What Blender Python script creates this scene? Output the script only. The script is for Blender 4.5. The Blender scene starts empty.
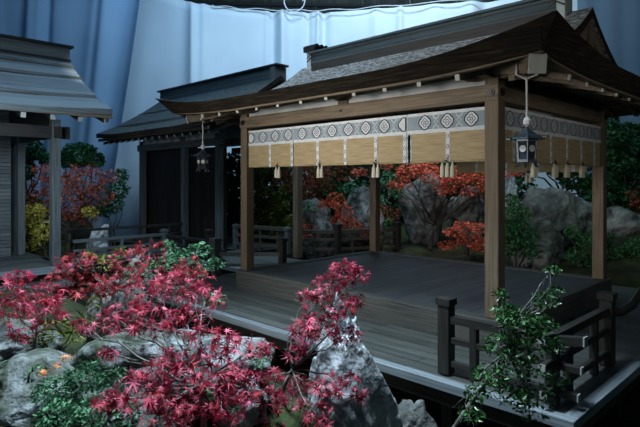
import bpy, math, random
from mathutils import Vector, Matrix, noise
S2 = math.sqrt(2.0)
F = 539.0
EYE = 1.9
COL = bpy.context.scene.collection
random.seed(7)

# ------------------------------------------------------------------ helpers
def cw(r, d, z=0.0):
    """camera-yaw frame (right, depth) -> world"""
    return Vector(((r - d) / S2, (r + d) / S2, z))
def at(px, py, d):
    return cw((px - 320) / F * d, d, EYE - (py - 180) / F * d)
def sm(a, b, x):
    t = max(0.0, min(1.0, (x - a) / (b - a)))
    return t * t * (3 - 2 * t)

def tag(o, label=None, cat=None, group=None, kind=None):
    if label: o['label'] = label
    if cat: o['category'] = cat
    if group: o['group'] = group
    if kind: o['kind'] = kind
    return o
def empty(name, loc=(0, 0, 0), rz=0.0, label=None, cat=None, group=None):
    o = bpy.data.objects.new(name, None)
    o.empty_display_size = 0.2
    COL.objects.link(o)
    o.location = loc
    o.rotation_euler = (0, 0, rz)
    return tag(o, label, cat, group)
def copy_tree(o, parent=None):
    c = o.copy()
    COL.objects.link(c)
    c.parent = parent
    for ch in [k for k in COL.objects if k.parent == o]:
        copy_tree(ch, c)
    return c

class MB:
    def __init__(s):
        s.v = []; s.f = []; s.m = []
    def add(s, vs, fs, mi=0):
        n = len(s.v)
        s.v.extend([tuple(v) for v in vs])
        s.f.extend([tuple(i + n for i in f) for f in fs])
        s.m.extend([mi] * len(fs))
        return s
    def box(s, x0, x1, y0, y1, z0, z1, mi=0):
        vs = [(x0, y0, z0), (x1, y0, z0), (x1, y1, z0), (x0, y1, z0), (x0, y0, z1), (x1, y0, z1), (x1, y1, z1), (x0, y1, z1)]
        return s.add(vs, [(0, 3, 2, 1), (4, 5, 6, 7), (0, 1, 5, 4), (1, 2, 6, 5), (2, 3, 7, 6), (3, 0, 4, 7)], mi)
    def bar(s, a, b, w, h, mi=0, w2=None, h2=None):
        """rectangular bar from a to b, width w (horizontal), height h"""
        a = Vector(a); b = Vector(b); t = (b - a).normalized()
        up = Vector((0, 0, 1))
        if abs(t.z) > 0.99: up = Vector((0, 1, 0))
        sd = t.cross(up).normalized(); u = sd.cross(t).normalized()
        w2 = w if w2 is None else w2; h2 = h if h2 is None else h2
        vs = []
        for p, ww, hh in ((a, w, h), (b, w2, h2)):
            for i, j in ((-1, -1), (1, -1), (1, 1), (-1, 1)):
                vs.append(p + sd * i * ww / 2 + u * j * hh / 2)
        return s.add(vs, [(0, 1, 2, 3), (7, 6, 5, 4), (0, 4, 5, 1), (1, 5, 6, 2), (2, 6, 7, 3), (3, 7, 4, 0)], mi)
    def tube(s, pts, rad, n=6, mi=0):
        pts = [Vector(p) for p in pts]
        rads = rad if isinstance(rad, (list, tuple)) else [rad] * len(pts)
        rings = []
        for i, p in enumerate(pts):
            t = (pts[min(i + 1, len(pts) - 1)] - pts[max(i - 1, 0)])
            if t.length < 1e-6: t = Vector((0, 0, 1))
            t.normalize()
            up = Vector((0, 0, 1)) if abs(t.z) < 0.9 else Vector((1, 0, 0))
            a = t.cross(up).normalized(); b = t.cross(a).normalized()
            rings.append([p + (a * math.cos(2 * math.pi * k / n) + b * math.sin(2 * math.pi * k / n)) * rads[i] for k in range(n)])
        vs = [v for r in rings for v in r]; fs = []
        for i in range(len(pts) - 1):
            for k in range(n):
                k2 = (k + 1) % n
                fs.append((i * n + k, i * n + k2, (i + 1) * n + k2, (i + 1) * n + k))
        fs.append(tuple(range(n - 1, -1, -1)))
        fs.append(tuple((len(pts) - 1) * n + k for k in range(n)))
        return s.add(vs, fs, mi)
    def lathe(s, c, prof, n=12, mi=0, rot=0.0):
        c = Vector(c); vs = []; fs = []
        for r, z in prof:
            for k in range(n):
                a = 2 * math.pi * k / n + rot
                vs.append((c.x + r * math.cos(a), c.y + r * math.sin(a), c.z + z))
        for i in range(len(prof) - 1):
            for k in range(n):
                k2 = (k + 1) % n
                fs.append((i * n + k, i * n + k2, (i + 1) * n + k2, (i + 1) * n + k))
        fs.append(tuple(range(n - 1, -1, -1)))
        fs.append(tuple((len(prof) - 1) * n + k for k in range(n)))
        return s.add(vs, fs, mi)
    def grid(s, fn, nu, nv, mi=0, flip=False):
        vs = [fn(i / nu, j / nv) for j in range(nv + 1) for i in range(nu + 1)]
        fs = []
        for j in range(nv):
            for i in range(nu):
                a = j * (nu + 1) + i
                q = (a, a + 1, a + nu + 2, a + nu + 1)
                fs.append(q[::-1] if flip else q)
        return s.add(vs, fs, mi)
    def slab(s, top, bot, nu, nv, mi=0, ms=None):
        """closed slab between two grid functions"""
        n0 = len(s.v)
        N = (nu + 1) * (nv + 1)
        vs = [top(i / nu, j / nv) for j in range(nv + 1) for i in range(nu + 1)]
        vs += [bot(i / nu, j / nv) for j in range(nv + 1) for i in range(nu + 1)]
        fs = []
        W = nu + 1
        for j in range(nv):
            for i in range(nu):
                a = j * W + i
                fs.append((a, a + 1, a + W + 1, a + W))
                fs.append((N + a + W, N + a + W + 1, N + a + 1, N + a))
        for i in range(nu):
            fs.append((i + 1, i, N + i, N + i + 1))
            a = nv * W + i
            fs.append((a, a + 1, N + a + 1, N + a))
        for j in range(nv):
            a = j * W
            fs.append((a, a + W, N + a + W, N + a))
            a = j * W + nu
            fs.append((a + W, a, N + a, N + a + W))
        s.add(vs, fs, mi)
        if ms is not None:
            k = 2 * nu * nv
            for i in range(len(s.m) - len(fs) + k, len(s.m)): s.m[i] = ms
        return s
    def ribbon(s, pts, w, nrm, closed=False, mi=0):
        pts = [Vector(p) for p in pts]; nrm = Vector(nrm); n = len(pts); vs = []; fs = []
        for i, p in enumerate(pts):
            if closed: t = pts[(i + 1) % n] - pts[i - 1]
            else: t = pts[min(i + 1, n - 1)] - pts[max(i - 1, 0)]
            sd = t.normalized().cross(nrm).normalized() * w / 2
            vs += [p - sd, p + sd]
        for i in range(n if closed else n - 1):
            j = (i + 1) % n
            fs.append((2 * i, 2 * i + 1, 2 * j + 1, 2 * j))
        return s.add(vs, fs, mi)
    def build(s, name, mats, parent=None, smooth=False, bevel=0.0):
        me = bpy.data.meshes.new(name)
        me.from_pydata(s.v, [], s.f)
        if not isinstance(mats, (list, tuple)): mats = [mats]
        for m in mats: me.materials.append(m)
        if len(mats) > 1: me.polygons.foreach_set('material_index', s.m)
        if smooth: me.polygons.foreach_set('use_smooth', [True] * len(s.f))
        me.update()
        o = bpy.data.objects.new(name, me)
        COL.objects.link(o)
        if parent is not None: o.parent = parent
        if bevel:
            b = o.modifiers.new('bevel', 'BEVEL'); b.width = bevel; b.segments = 2; b.limit_method = 'ANGLE'
        return o

# ------------------------------------------------------------------ materials
def newmat(name):
    m = bpy.data.materials.new(name); m.use_nodes = True
    nt = m.node_tree
    b = nt.nodes['Principled BSDF']
    return m, nt, b
def nd(nt, t, **kw):
    n = nt.nodes.new(t)
    for k, v in kw.items():
        if k in n.inputs: n.inputs[k].default_value = v
        else: setattr(n, k, v)
    return n
def rgb(c): return (c[0], c[1], c[2], 1)
def ramp(nt, fac, stops):
    r = nt.nodes.new('ShaderNodeValToRGB')
    e = r.color_ramp.elements
    while len(e) < len(stops): e.new(0.5)
    for el, (p, c) in zip(e, stops):
        el.position = p; el.color = rgb(c)
    nt.links.new(fac, r.inputs[0])
    return r.outputs[0]
def mat_noise(name, stops, scale=(4, 4, 4), detail=6, rough=0.8, bump=0.2, bscale=None, bdist=0.02, spec=0.3, warp=0.0):
    m, nt, b = newmat(name)
    tc = nd(nt, 'ShaderNodeTexCoord')
    mp = nd(nt, 'ShaderNodeMapping'); mp.inputs['Scale'].default_value = scale
    nt.links.new(tc.outputs['Object'], mp.inputs[0])
    n = nd(nt, 'ShaderNodeTexNoise'); n.inputs['Scale'].default_value = 1; n.inputs['Detail'].default_value = detail
    n.inputs['Roughness'].default_value = 0.65; n.inputs['Distortion'].default_value = warp
    nt.links.new(mp.outputs[0], n.inputs['Vector'])
    nt.links.new(ramp(nt, n.outputs['Fac'], stops), b.inputs['Base Color'])
    b.inputs['Roughness'].default_value = rough
    b.inputs['Specular IOR Level'].default_value = spec
    if bump:
        n2 = n
        if bscale:
            mp2 = nd(nt, 'ShaderNodeMapping'); mp2.inputs['Scale'].default_value = bscale
            nt.links.new(tc.outputs['Object'], mp2.inputs[0])
            n2 = nd(nt, 'ShaderNodeTexNoise'); n2.inputs['Scale'].default_value = 1; n2.inputs['Detail'].default_value = 8
            nt.links.new(mp2.outputs[0], n2.inputs['Vector'])
        bp = nd(nt, 'ShaderNodeBump'); bp.inputs['Strength'].default_value = bump; bp.inputs['Distance'].default_value = bdist
        nt.links.new(n2.outputs['Fac'], bp.inputs['Height'])
        nt.links.new(bp.outputs[0], b.inputs['Normal'])
    return m
def mat_wood(name, c0, c1, axis='z', rough=0.6, grain=30, bump=0.25):
    sc = {'x': (1.2, grain, grain), 'y': (grain, 1.2, grain), 'z': (grain, grain, 1.2)}[axis]
    mid = tuple((a + b) / 2 for a, b in zip(c0, c1))
    return mat_noise(name, [(0.3, c0), (0.5, mid), (0.72, c1)], sc, 6, rough, bump, bdist=0.006)
def mat_planks(name, c0, c1, gap, width=0.18, length=3.0, along='x', rough=0.5, spec=0.35, plane='xy'):
    """boards running along one axis"""
    m, nt, b = newmat(name)
    tc = nd(nt, 'ShaderNodeTexCoord')
    sp = nd(nt, 'ShaderNodeSeparateXYZ'); nt.links.new(tc.outputs['Object'], sp.inputs[0])
    cb = nd(nt, 'ShaderNodeCombineXYZ')
    o = {'x': 'X', 'y': 'Y', 'z': 'Z'}
    across = [a for a in plane if a != along][0]
    nt.links.new(sp.outputs[o[along]], cb.inputs[0]); nt.links.new(sp.outputs[o[across]], cb.inputs[1])
    br = nd(nt, 'ShaderNodeTexBrick')
    br.inputs['Color1'].default_value = rgb((0.2,) * 3); br.inputs['Color2'].default_value = rgb((0.9,) * 3)
    br.inputs['Mortar'].default_value = rgb((0, 0, 0)); br.inputs['Scale'].default_value = 1
    br.inputs['Mortar Size'].default_value = 0.006; br.inputs['Mortar Smooth'].default_value = 0.2
    br.inputs['Brick Width'].default_value = length; br.inputs['Row Height'].default_value = width
    nt.links.new(cb.outputs[0], br.inputs['Vector'])
    mp = nd(nt, 'ShaderNodeMapping'); mp.inputs['Scale'].default_value = (1.0, 14, 1)
    nt.links.new(cb.outputs[0], mp.inputs[0])
    n = nd(nt, 'ShaderNodeTexNoise'); n.inputs['Scale'].default_value = 1; n.inputs['Detail'].default_value = 7; n.inputs['Roughness'].default_value = 0.7
    nt.links.new(mp.outputs[0], n.inputs['Vector'])
    mx = nd(nt, 'ShaderNodeMath', operation='MULTIPLY_ADD'); nt.links.new(br.outputs['Color'], mx.inputs[0]); mx.inputs[1].default_value = 0.45
    nt.links.new(n.outputs['Fac'], mx.inputs[2])
    col = ramp(nt, mx.outputs[0], [(0.45, c0), (0.95, c1)])
    mix = nd(nt, 'ShaderNodeMix', data_type='RGBA')
    nt.links.new(br.outputs['Fac'], mix.inputs[0]); nt.links.new(col, mix.inputs[6]); mix.inputs[7].default_value = rgb(gap)
    nt.links.new(mix.outputs[2], b.inputs['Base Color'])
    rr = nd(nt, 'ShaderNodeMapRange'); nt.links.new(n.outputs['Fac'], rr.inputs[0])
    rr.inputs[1].default_value = 0.3; rr.inputs[2].default_value = 0.7; rr.inputs[3].default_value = rough - 0.12; rr.inputs[4].default_value = rough + 0.15
    nt.links.new(rr.outputs[0], b.inputs['Roughness'])
    b.inputs['Specular IOR Level'].default_value = spec
    bp = nd(nt, 'ShaderNodeBump'); bp.inputs['Strength'].default_value = 0.5; bp.inputs['Distance'].default_value = 0.01
    iv = nd(nt, 'ShaderNodeMath', operation='SUBTRACT'); iv.inputs[0].default_value = 1; nt.links.new(br.outputs['Fac'], iv.inputs[1])
    ad = nd(nt, 'ShaderNodeMath', operation='MULTIPLY_ADD'); nt.links.new(n.outputs['Fac'], ad.inputs[0]); ad.inputs[1].default_value = 0.35
    nt.links.new(iv.outputs[0], ad.inputs[2])
    nt.links.new(ad.outputs[0], bp.inputs['Height']); nt.links.new(bp.outputs[0], b.inputs['Normal'])
    return m
def mat_leaf(name, cols, rough=0.5, trans=0.25, spec=0.3):
    m, nt, b = newmat(name)
    g = nd(nt, 'ShaderNodeNewGeometry')
    n = len(cols)
    c = ramp(nt, g.outputs['Random Per Island'], [(i / max(1, n - 1), cc) for i, cc in enumerate(cols)])
    nt.links.new(c, b.inputs['Base Color'])
    b.inputs['Roughness'].default_value = rough; b.inputs['Specular IOR Level'].default_value = spec
    if trans:
        tr = nd(nt, 'ShaderNodeBsdfTranslucent'); nt.links.new(c, tr.inputs[0])
        ms = nd(nt, 'ShaderNodeMixShader'); ms.inputs[0].default_value = trans
        out = nt.nodes['Material Output']
        nt.links.new(b.outputs[0], ms.inputs[1]); nt.links.new(tr.outputs[0], ms.inputs[2]); nt.links.new(ms.outputs[0], out.inputs[0])
    return m
def mat_plain(name, c, rough=0.7, spec=0.3, metal=0.0):
    m, nt, b = newmat(name)
    tc = nd(nt, 'ShaderNodeTexCoord')
    n = nd(nt, 'ShaderNodeTexNoise'); n.inputs['Scale'].default_value = 9; n.inputs['Detail'].default_value = 5
    nt.links.new(tc.outputs['Object'], n.inputs['Vector'])
    nt.links.new(ramp(nt, n.outputs['Fac'], [(0.3, tuple(x * 0.8 for x in c)), (0.7, c)]), b.inputs['Base Color'])
    b.inputs['Roughness'].default_value = rough; b.inputs['Specular IOR Level'].default_value = spec; b.inputs['Metallic'].default_value = metal
    return m

M = {}
for ax in 'xyz':
    M['dusk_' + ax] = mat_wood('railing_wood_' + ax, (0.035, 0.030, 0.024), (0.12, 0.105, 0.085), ax, 0.6)
    M['sill_' + ax] = mat_wood('sill_wood_' + ax, (0.035, 0.040, 0.040), (0.13, 0.14, 0.135), ax, 0.6)
    M['wood_' + ax] = mat_wood('aged_wood_' + ax, (0.075, 0.058, 0.042), (0.23, 0.182, 0.132), ax, 0.6)
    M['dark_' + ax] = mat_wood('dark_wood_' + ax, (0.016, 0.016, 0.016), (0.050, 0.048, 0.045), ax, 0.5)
    M['grey_' + ax] = mat_wood('grey_wood_' + ax, (0.05, 0.06, 0.065), (0.17, 0.19, 0.20), ax, 0.65)
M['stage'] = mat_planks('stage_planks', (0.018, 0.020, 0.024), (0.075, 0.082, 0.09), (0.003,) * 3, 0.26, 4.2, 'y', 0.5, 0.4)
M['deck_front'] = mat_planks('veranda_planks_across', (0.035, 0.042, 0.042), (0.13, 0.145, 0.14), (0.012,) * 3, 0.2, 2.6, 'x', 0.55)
M['deck_side'] = mat_planks('veranda_planks_side', (0.035, 0.042, 0.042), (0.13, 0.145, 0.14), (0.012,) * 3, 0.2, 2.6, 'x', 0.55)
M['wallplank'] = mat_planks('dark_wall_boards', (0.007, 0.006, 0.006), (0.026, 0.022, 0.020), (0.001,) * 3, 0.22, 1.2, 'z', 0.6, plane='xz')
M['louvre'] = mat_planks('louvre_boards', (0.07, 0.08, 0.085), (0.18, 0.20, 0.21), (0.004,) * 3, 0.11, 4, 'x', 0.6, plane='xz')
M['bark'] = mat_noise('cypress_bark_thatch', [(0.34, (0.03, 0.028, 0.026)), (0.48, (0.15, 0.15, 0.15)), (0.62, (0.46, 0.47, 0.47))], (9, 22, 30), 10, 0.95, 0.9, (9, 50, 60), 0.03)
M['thatch_dark'] = mat_noise('dark_green_thatch', [(0.34, (0.03, 0.036, 0.036)), (0.66, (0.12, 0.14, 0.14))], (6, 14, 30), 9, 0.9, 0.8, (9, 40, 40), 0.02)
M['bark_edge'] = mat_noise('layered_bark_edge', [(0.36, (0.006, 0.004, 0.003)), (0.54, (0.022, 0.016, 0.011)), (0.74, (0.085, 0.064, 0.044))], (2.5, 2.5, 60), 6, 0.9, 0.8, bdist=0.02)
M['soffit'] = mat_planks('soffit_boards', (0.05, 0.038, 0.026), (0.13, 0.10, 0.07), (0.01,) * 3, 0.2, 2.5, 'x', 0.7)
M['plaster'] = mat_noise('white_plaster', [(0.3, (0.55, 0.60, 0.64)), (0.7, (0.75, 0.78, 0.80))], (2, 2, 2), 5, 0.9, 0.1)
M['white'] = mat_plain('white_paint', (0.72, 0.74, 0.74), 0.7)
M['paint'] = mat_plain('chalky_end_paint', (0.50, 0.52, 0.50), 0.8)
M['bamboo'] = mat_plain('pale_bamboo', (0.75, 0.70, 0.30), 0.5)
M['rope'] = mat_plain('white_rope', (0.7, 0.72, 0.75), 0.8)
M['black'] = mat_plain('black_iron', (0.012, 0.012, 0.014), 0.45, 0.5)
M['iron'] = mat_plain('lantern_iron', (0.06, 0.08, 0.10), 0.4, 0.5, 0.6)
M['band'] = mat_plain('band_grey_blue', (0.30, 0.37, 0.44), 0.9)
M['bandwhite'] = mat_plain('band_white', (0.68, 0.74, 0.80), 0.9)
M['ink'] = mat_plain('band_ink', (0.02, 0.025, 0.045), 0.9)
M['ridge'] = mat_planks('ridge_tiles', (0.028, 0.048, 0.062), (0.07, 0.105, 0.125), (0.01,) * 3, 0.12, 3, 'x', 0.5, plane='xz')
M['ridge_end'] = mat_plain('ridge_end_tile', (0.42, 0.48, 0.50), 0.6)
M['rock_pale'] = mat_noise('pale_rock', [(0.30, (0.05, 0.058, 0.065)), (0.40, (0.24, 0.27, 0.30)), (0.54, (0.48, 0.53, 0.58)), (0.70, (0.74, 0.79, 0.83))], (3.2, 3.2, 2.4), 12, 0.85, 1.0, (7, 7, 5), 0.12, warp=1.2)
M['rock_grey'] = mat_noise('grey_rock', [(0.30, (0.02, 0.022, 0.02)), (0.46, (0.10, 0.11, 0.11)), (0.70, (0.25, 0.27, 0.27))], (1.6, 1.6, 1.6), 12, 0.9, 1.0, (5, 5, 5), 0.12, warp=1.0)
M['rock_moss'] = mat_noise('mossy_rock', [(0.36, (0.015, 0.03, 0.012)), (0.46, (0.07, 0.085, 0.075)), (0.58, (0.20, 0.23, 0.25)), (0.78, (0.40, 0.44, 0.48))], (2.6, 2.6, 2.6), 12, 0.9, 1.0, (7, 7, 7), 0.10, warp=1.0)
M['ground'] = mat_noise('mossy_soil', [(0.35, (0.008, 0.010, 0.006)), (0.5, (0.020, 0.026, 0.012)), (0.7, (0.035, 0.055, 0.018))], (1.5, 1.5, 1.5), 8, 0.95, 0.6, (14, 14, 14), 0.05)
M['twig'] = mat_noise('maple_bark', [(0.3, (0.06, 0.06, 0.055)), (0.7, (0.26, 0.26, 0.25))], (20, 20, 6), 5, 0.8, 0.3)
M['trunk'] = mat_noise('tree_bark', [(0.3, (0.02, 0.018, 0.014)), (0.7, (0.09, 0.08, 0.065))], (14, 14, 4), 6, 0.9, 0.5)
M['hall'] = mat_planks('corrugated_hall_wall', (0.012, 0.016, 0.015), (0.045, 0.055, 0.05), (0.002,) * 3, 0.22, 30, 'z', 0.7, plane='xz')
M['ceil'] = mat_plain('dark_ceiling', (0.02, 0.022, 0.022), 0.9)

def mat_cloth(name, c):
    m, nt, b = newmat(name)
    tc = nd(nt, 'ShaderNodeTexCoord')
    n = nd(nt, 'ShaderNodeTexNoise'); n.inputs['Scale'].default_value = 0.5; n.inputs['Detail'].default_value = 3
    nt.links.new(tc.outputs['Object'], n.inputs['Vector'])
    nt.links.new(ramp(nt, n.outputs['Fac'], [(0.3, tuple(x * 0.9 for x in c)), (0.7, c)]), b.inputs['Base Color'])
    b.inputs['Roughness'].default_value = 0.85; b.inputs['Specular IOR Level'].default_value = 0.15
    return m
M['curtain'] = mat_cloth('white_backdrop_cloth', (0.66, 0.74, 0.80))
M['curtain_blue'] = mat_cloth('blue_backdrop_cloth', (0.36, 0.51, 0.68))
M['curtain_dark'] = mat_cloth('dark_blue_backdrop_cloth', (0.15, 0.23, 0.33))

def mat_reed():
    m, nt, b = newmat('reed_blind')
    tc = nd(nt, 'ShaderNodeTexCoord')
    mp = nd(nt, 'ShaderNodeMapping'); mp.inputs['Scale'].default_value = (3, 3, 110)
    nt.links.new(tc.outputs['Object'], mp.inputs[0])
    n = nd(nt, 'ShaderNodeTexNoise'); n.inputs['Scale'].default_value = 1; n.inputs['Detail'].default_value = 4
    nt.links.new(mp.outputs[0], n.inputs['Vector'])
    nt.links.new(ramp(nt, n.outputs['Fac'], [(0.3, (0.24, 0.185, 0.10)), (0.7, (0.50, 0.40, 0.24))]), b.inputs['Base Color'])
    b.inputs['Roughness'].default_value = 0.7
    bp = nd(nt, 'ShaderNodeBump'); bp.inputs['Strength'].default_value = 0.5; bp.inputs['Distance'].default_value = 0.004
    nt.links.new(n.outputs['Fac'], bp.inputs['Height']); nt.links.new(bp.outputs[0], b.inputs['Normal'])
    return m
M['reed'] = mat_reed()
M['tassel'] = mat_plain('tassel_cord', (0.62, 0.60, 0.50), 0.9)
M['slate'] = mat_planks('roof_board_courses', (0.09, 0.12, 0.15), (0.24, 0.30, 0.34), (0.02,) * 3, 0.62, 9, 'x', 0.55, plane='xy')

L = {
 'pink': mat_leaf('maple_pink_red', [(0.07, 0.004, 0.010), (0.40, 0.022, 0.075), (0.14, 0.007, 0.016), (0.74, 0.10, 0.20), (0.55, 0.05, 0.10), (0.30, 0.014, 0.03), (0.88, 0.20, 0.34), (0.09, 0.008, 0.012), (0.34, 0.05, 0.09), (0.5, 0.02, 0.03)], 0.5, 0.2),
 'red': mat_leaf('maple_dark_red', [(0.07, 0.005, 0.008), (0.26, 0.016, 0.022), (0.58, 0.08, 0.10), (0.06, 0.005, 0.006), (0.16, 0.010, 0.016), (0.70, 0.10, 0.20)], 0.5, 0.2),
 'orange': mat_leaf('maple_orange_red', [(0.30, 0.03, 0.01), (0.62, 0.10, 0.04), (0.85, 0.22, 0.12), (0.22, 0.02, 0.01), (0.75, 0.14, 0.06)], 0.6, 0.25),
 'scarlet': mat_leaf('maple_scarlet', [(0.30, 0.03, 0.015), (0.80, 0.12, 0.06), (0.95, 0.30, 0.20), (0.18, 0.02, 0.01), (0.85, 0.18, 0.10)], 0.6, 0.25),
 'brick': mat_leaf('maple_brick_red', [(0.12, 0.02, 0.012), (0.34, 0.06, 0.04), (0.48, 0.13, 0.09), (0.18, 0.045, 0.02), (0.30, 0.10, 0.03)], 0.6, 0.2),
 'yellow': mat_leaf('yellow_leaf', [(0.22, 0.20, 0.02), (0.50, 0.46, 0.06), (0.62, 0.60, 0.16), (0.16, 0.20, 0.03)], 0.6, 0.25),
 'olive': mat_leaf('olive_leaf', [(0.05, 0.08, 0.01), (0.13, 0.17, 0.03), (0.26, 0.30, 0.06), (0.04, 0.09, 0.02)], 0.5, 0.2),
 'green': mat_leaf('green_leaf', [(0.012, 0.06, 0.02), (0.03, 0.14, 0.05), (0.06, 0.24, 0.09), (0.02, 0.09, 0.035)], 0.5, 0.2),
 'teal': mat_leaf('teal_green_leaf', [(0.02, 0.07, 0.035), (0.05, 0.18, 0.09), (0.13, 0.32, 0.17), (0.03, 0.11, 0.05)], 0.55, 0.2),
 'gloss': mat_leaf('glossy_green_leaf', [(0.008, 0.035, 0.010), (0.03, 0.11, 0.03), (0.08, 0.25, 0.07), (0.012, 0.05, 0.018)], 0.35, 0.15, 0.5),
 'deep': mat_leaf('deep_green_leaf', [(0.010, 0.045, 0.018), (0.022, 0.11, 0.035), (0.05, 0.19, 0.07)], 0.6, 0.15),
 'goldred': mat_leaf('gold_red_leaf', [(0.75, 0.22, 0.08), (0.80, 0.42, 0.14), (0.6, 0.12, 0.08)], 0.6, 0.2),
}

# ------------------------------------------------------------------ leaves and plants
def maple_shape():
    tips = [(-150, .45), (-100, .72), (-50, .93), (0, 1.0), (50, .93), (100, .72), (150, .45)]
    pts = []
    for i, (a, r) in enumerate(tips):
        a = math.radians(a)
        pts.append((r * math.sin(a), r * math.cos(a), -0.30 * r * r))
        if i < 6:
            b = math.radians((tips[i][0] + tips[i + 1][0]) / 2)
            pts.append((.19 * math.sin(b), .19 * math.cos(b), 0.0))
    pts.append((0, -.12, 0))
    return pts, [tuple([len(pts)] + [i, (i + 1) % len(pts)]) for i in range(len(pts))]
MAPLE = maple_shape()
MAPLE = (MAPLE[0] + [(0, 0, 0.03)], MAPLE[1])
MAPLE5 = ([(0, -.3, 0), (.22, 0, 0), (.85, .15, -.12), (.25, .28, 0), (.5, .95, -.15), (0, .42, 0.02), (-.5, .95, -.15), (-.25, .28, 0), (-.85, .15, -.12), (-.22, 0, 0)],
          [(0, 1, 5), (1, 2, 3), (1, 3, 5), (3, 4, 5), (0, 5, 9), (9, 5, 7), (9, 7, 8), (7, 5, 6)])
OVAL = ([(0, -1, 0), (.42, -.3, .1), (.36, .4, .1), (0, 1, -.05), (-.36, .4, .1), (-.42, -.3, .1), (0, 0, -.02)],
        [(6, 0, 1), (6, 1, 2), (6, 2, 3), (6, 3, 4), (6, 4, 5), (6, 5, 0)])
OVAL4 = ([(0, -1, 0), (.45, 0, .12), (0, 1, -.05), (-.45, 0, .12)], [(0, 1, 2), (0, 2, 3)])
FROND = ([(0, -1, 0), (.16, 0, .04), (0, 1, -.1), (-.16, 0, .04)], [(0, 1, 2), (0, 2, 3)])

def foliage_mesh(clusters, shape, size, rng, upbias=0.5, droop=0.0):
    """clusters: (centre, (rx, ry, rz), count). leaves oriented about up."""
    mb = MB()
    sv, sf = shape
    for c, rad, cnt in clusters:
        c = Vector(c)
        for _ in range(cnt):
            while True:
                p = Vector((rng.uniform(-1, 1), rng.uniform(-1, 1), rng.uniform(-1, 1)))
                if p.length <= 1: break
            if p.length > 0.01: p = p * (p.length ** -0.35)   # leaves towards the outside
            q = c + Vector((p.x * rad[0], p.y * rad[1], p.z * rad[2]))
            sc = size * (rng.uniform(0.5, 1.0) if rng.random() < .72 else rng.uniform(1.0, 1.45))
            nrm = Vector((rng.gauss(0, 1), rng.gauss(0, 1), rng.gauss(0, 1))).normalized() * (1 - upbias) + Vector((p.x * .4, p.y * .4, 1)).normalized() * upbias
            nrm.normalize()
            out = Vector((p.x + rng.gauss(0, .5), p.y + rng.gauss(0, .5), -droop + rng.gauss(0, .2)))
            t = (out - nrm * out.dot(nrm))
            if t.length < 1e-4: t = Vector((1, 0, 0))
            t.normalize(); b = t.cross(nrm)
            mb.add([q + (b * v[0] + t * v[1] + nrm * v[2]) * sc for v in sv], sf)
    return mb

def limb(mb, a, b, r0, r1, rng, n=6, wob=0.08, sides=6):
    a = Vector(a); b = Vector(b); L_ = (b - a).length
    pts = []; rad = []
    off = Vector((rng.gauss(0, 1), rng.gauss(0, 1), rng.gauss(0, .4))) * wob * L_
    for i in range(n + 1):
        t = i / n
        p = a.lerp(b, t) + off * math.sin(math.pi * t) + Vector((rng.gauss(0, 1), rng.gauss(0, 1), rng.gauss(0, 1))) * wob * .2 * L_ * (0 < i < n)
        pts.append(p); rad.append(r0 + (r1 - r0) * t)
    mb.tube(pts, rad, sides)
    return pts

def plant(name, base, clusters, shape, size, leafmat, label, cat, seed=1, trunk_r=0.03, twig='twig', upbias=.5, droop=0., twigs=3, fork=None, group=None, stem=True):
    rng = random.Random(seed)
    base = Vector(base)
    root = empty(name, base, 0, label, cat, group)
    cl = [(Vector(c) - base, r, n) for c, r, n in clusters]
    foliage_mesh(cl, shape, size, rng, upbias, droop).build('foliage', L[leafmat], root)
    if stem:
        mb = MB()
        f = (Vector(fork) - base) if fork is not None else Vector((0, 0, 0)) + sum((c for c, r, n in cl), Vector()) / len(cl) * .35
        limb(mb, (0, 0, -0.05), f, trunk_r, trunk_r * .7, rng, 6, .06, 8)
        for c, r, n in cl:
            tgt = c - Vector((0, 0, r[2] * .2))
            pts = limb(mb, f, tgt, trunk_r * .42, trunk_r * .12, rng, 6, .1)
            for _ in range(twigs):
                s = pts[rng.randint(3, 6)]
                e = c + Vector((rng.uniform(-1, 1) * r[0], rng.uniform(-1, 1) * r[1], rng.uniform(-.8, .8) * r[2]))
                limb(mb, s, e, trunk_r * .13, trunk_r * .05, rng, 4, .12, 4)
        mb.build('trunk', M[twig], root, smooth=True)
    return root

def ground_z(x, y):
    front = 1.45 * sm(4.6, 2.4, y) * sm(-1.0, -3.2, x) * (1 - .6 * sm(-8, -11, x))
    front = max(front, .65 * sm(4.6, 2.6, y))
    b1 = sm(12.9, 14.2, y) * .75 + 1.1 * sm(14, 19, y)
    b2 = (sm(-18.5, -19.6, x) * .75 + .9 * sm(-19, -22, x)) * (1 - sm(8.2, 9.6, y))
    n = noise.noise(Vector((x * .5, y * .5, 0))) * .12 + noise.noise(Vector((x * 1.7, y * 1.7, 3))) * .06
    return -1.05 + front + max(b1, b2) + n

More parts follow.
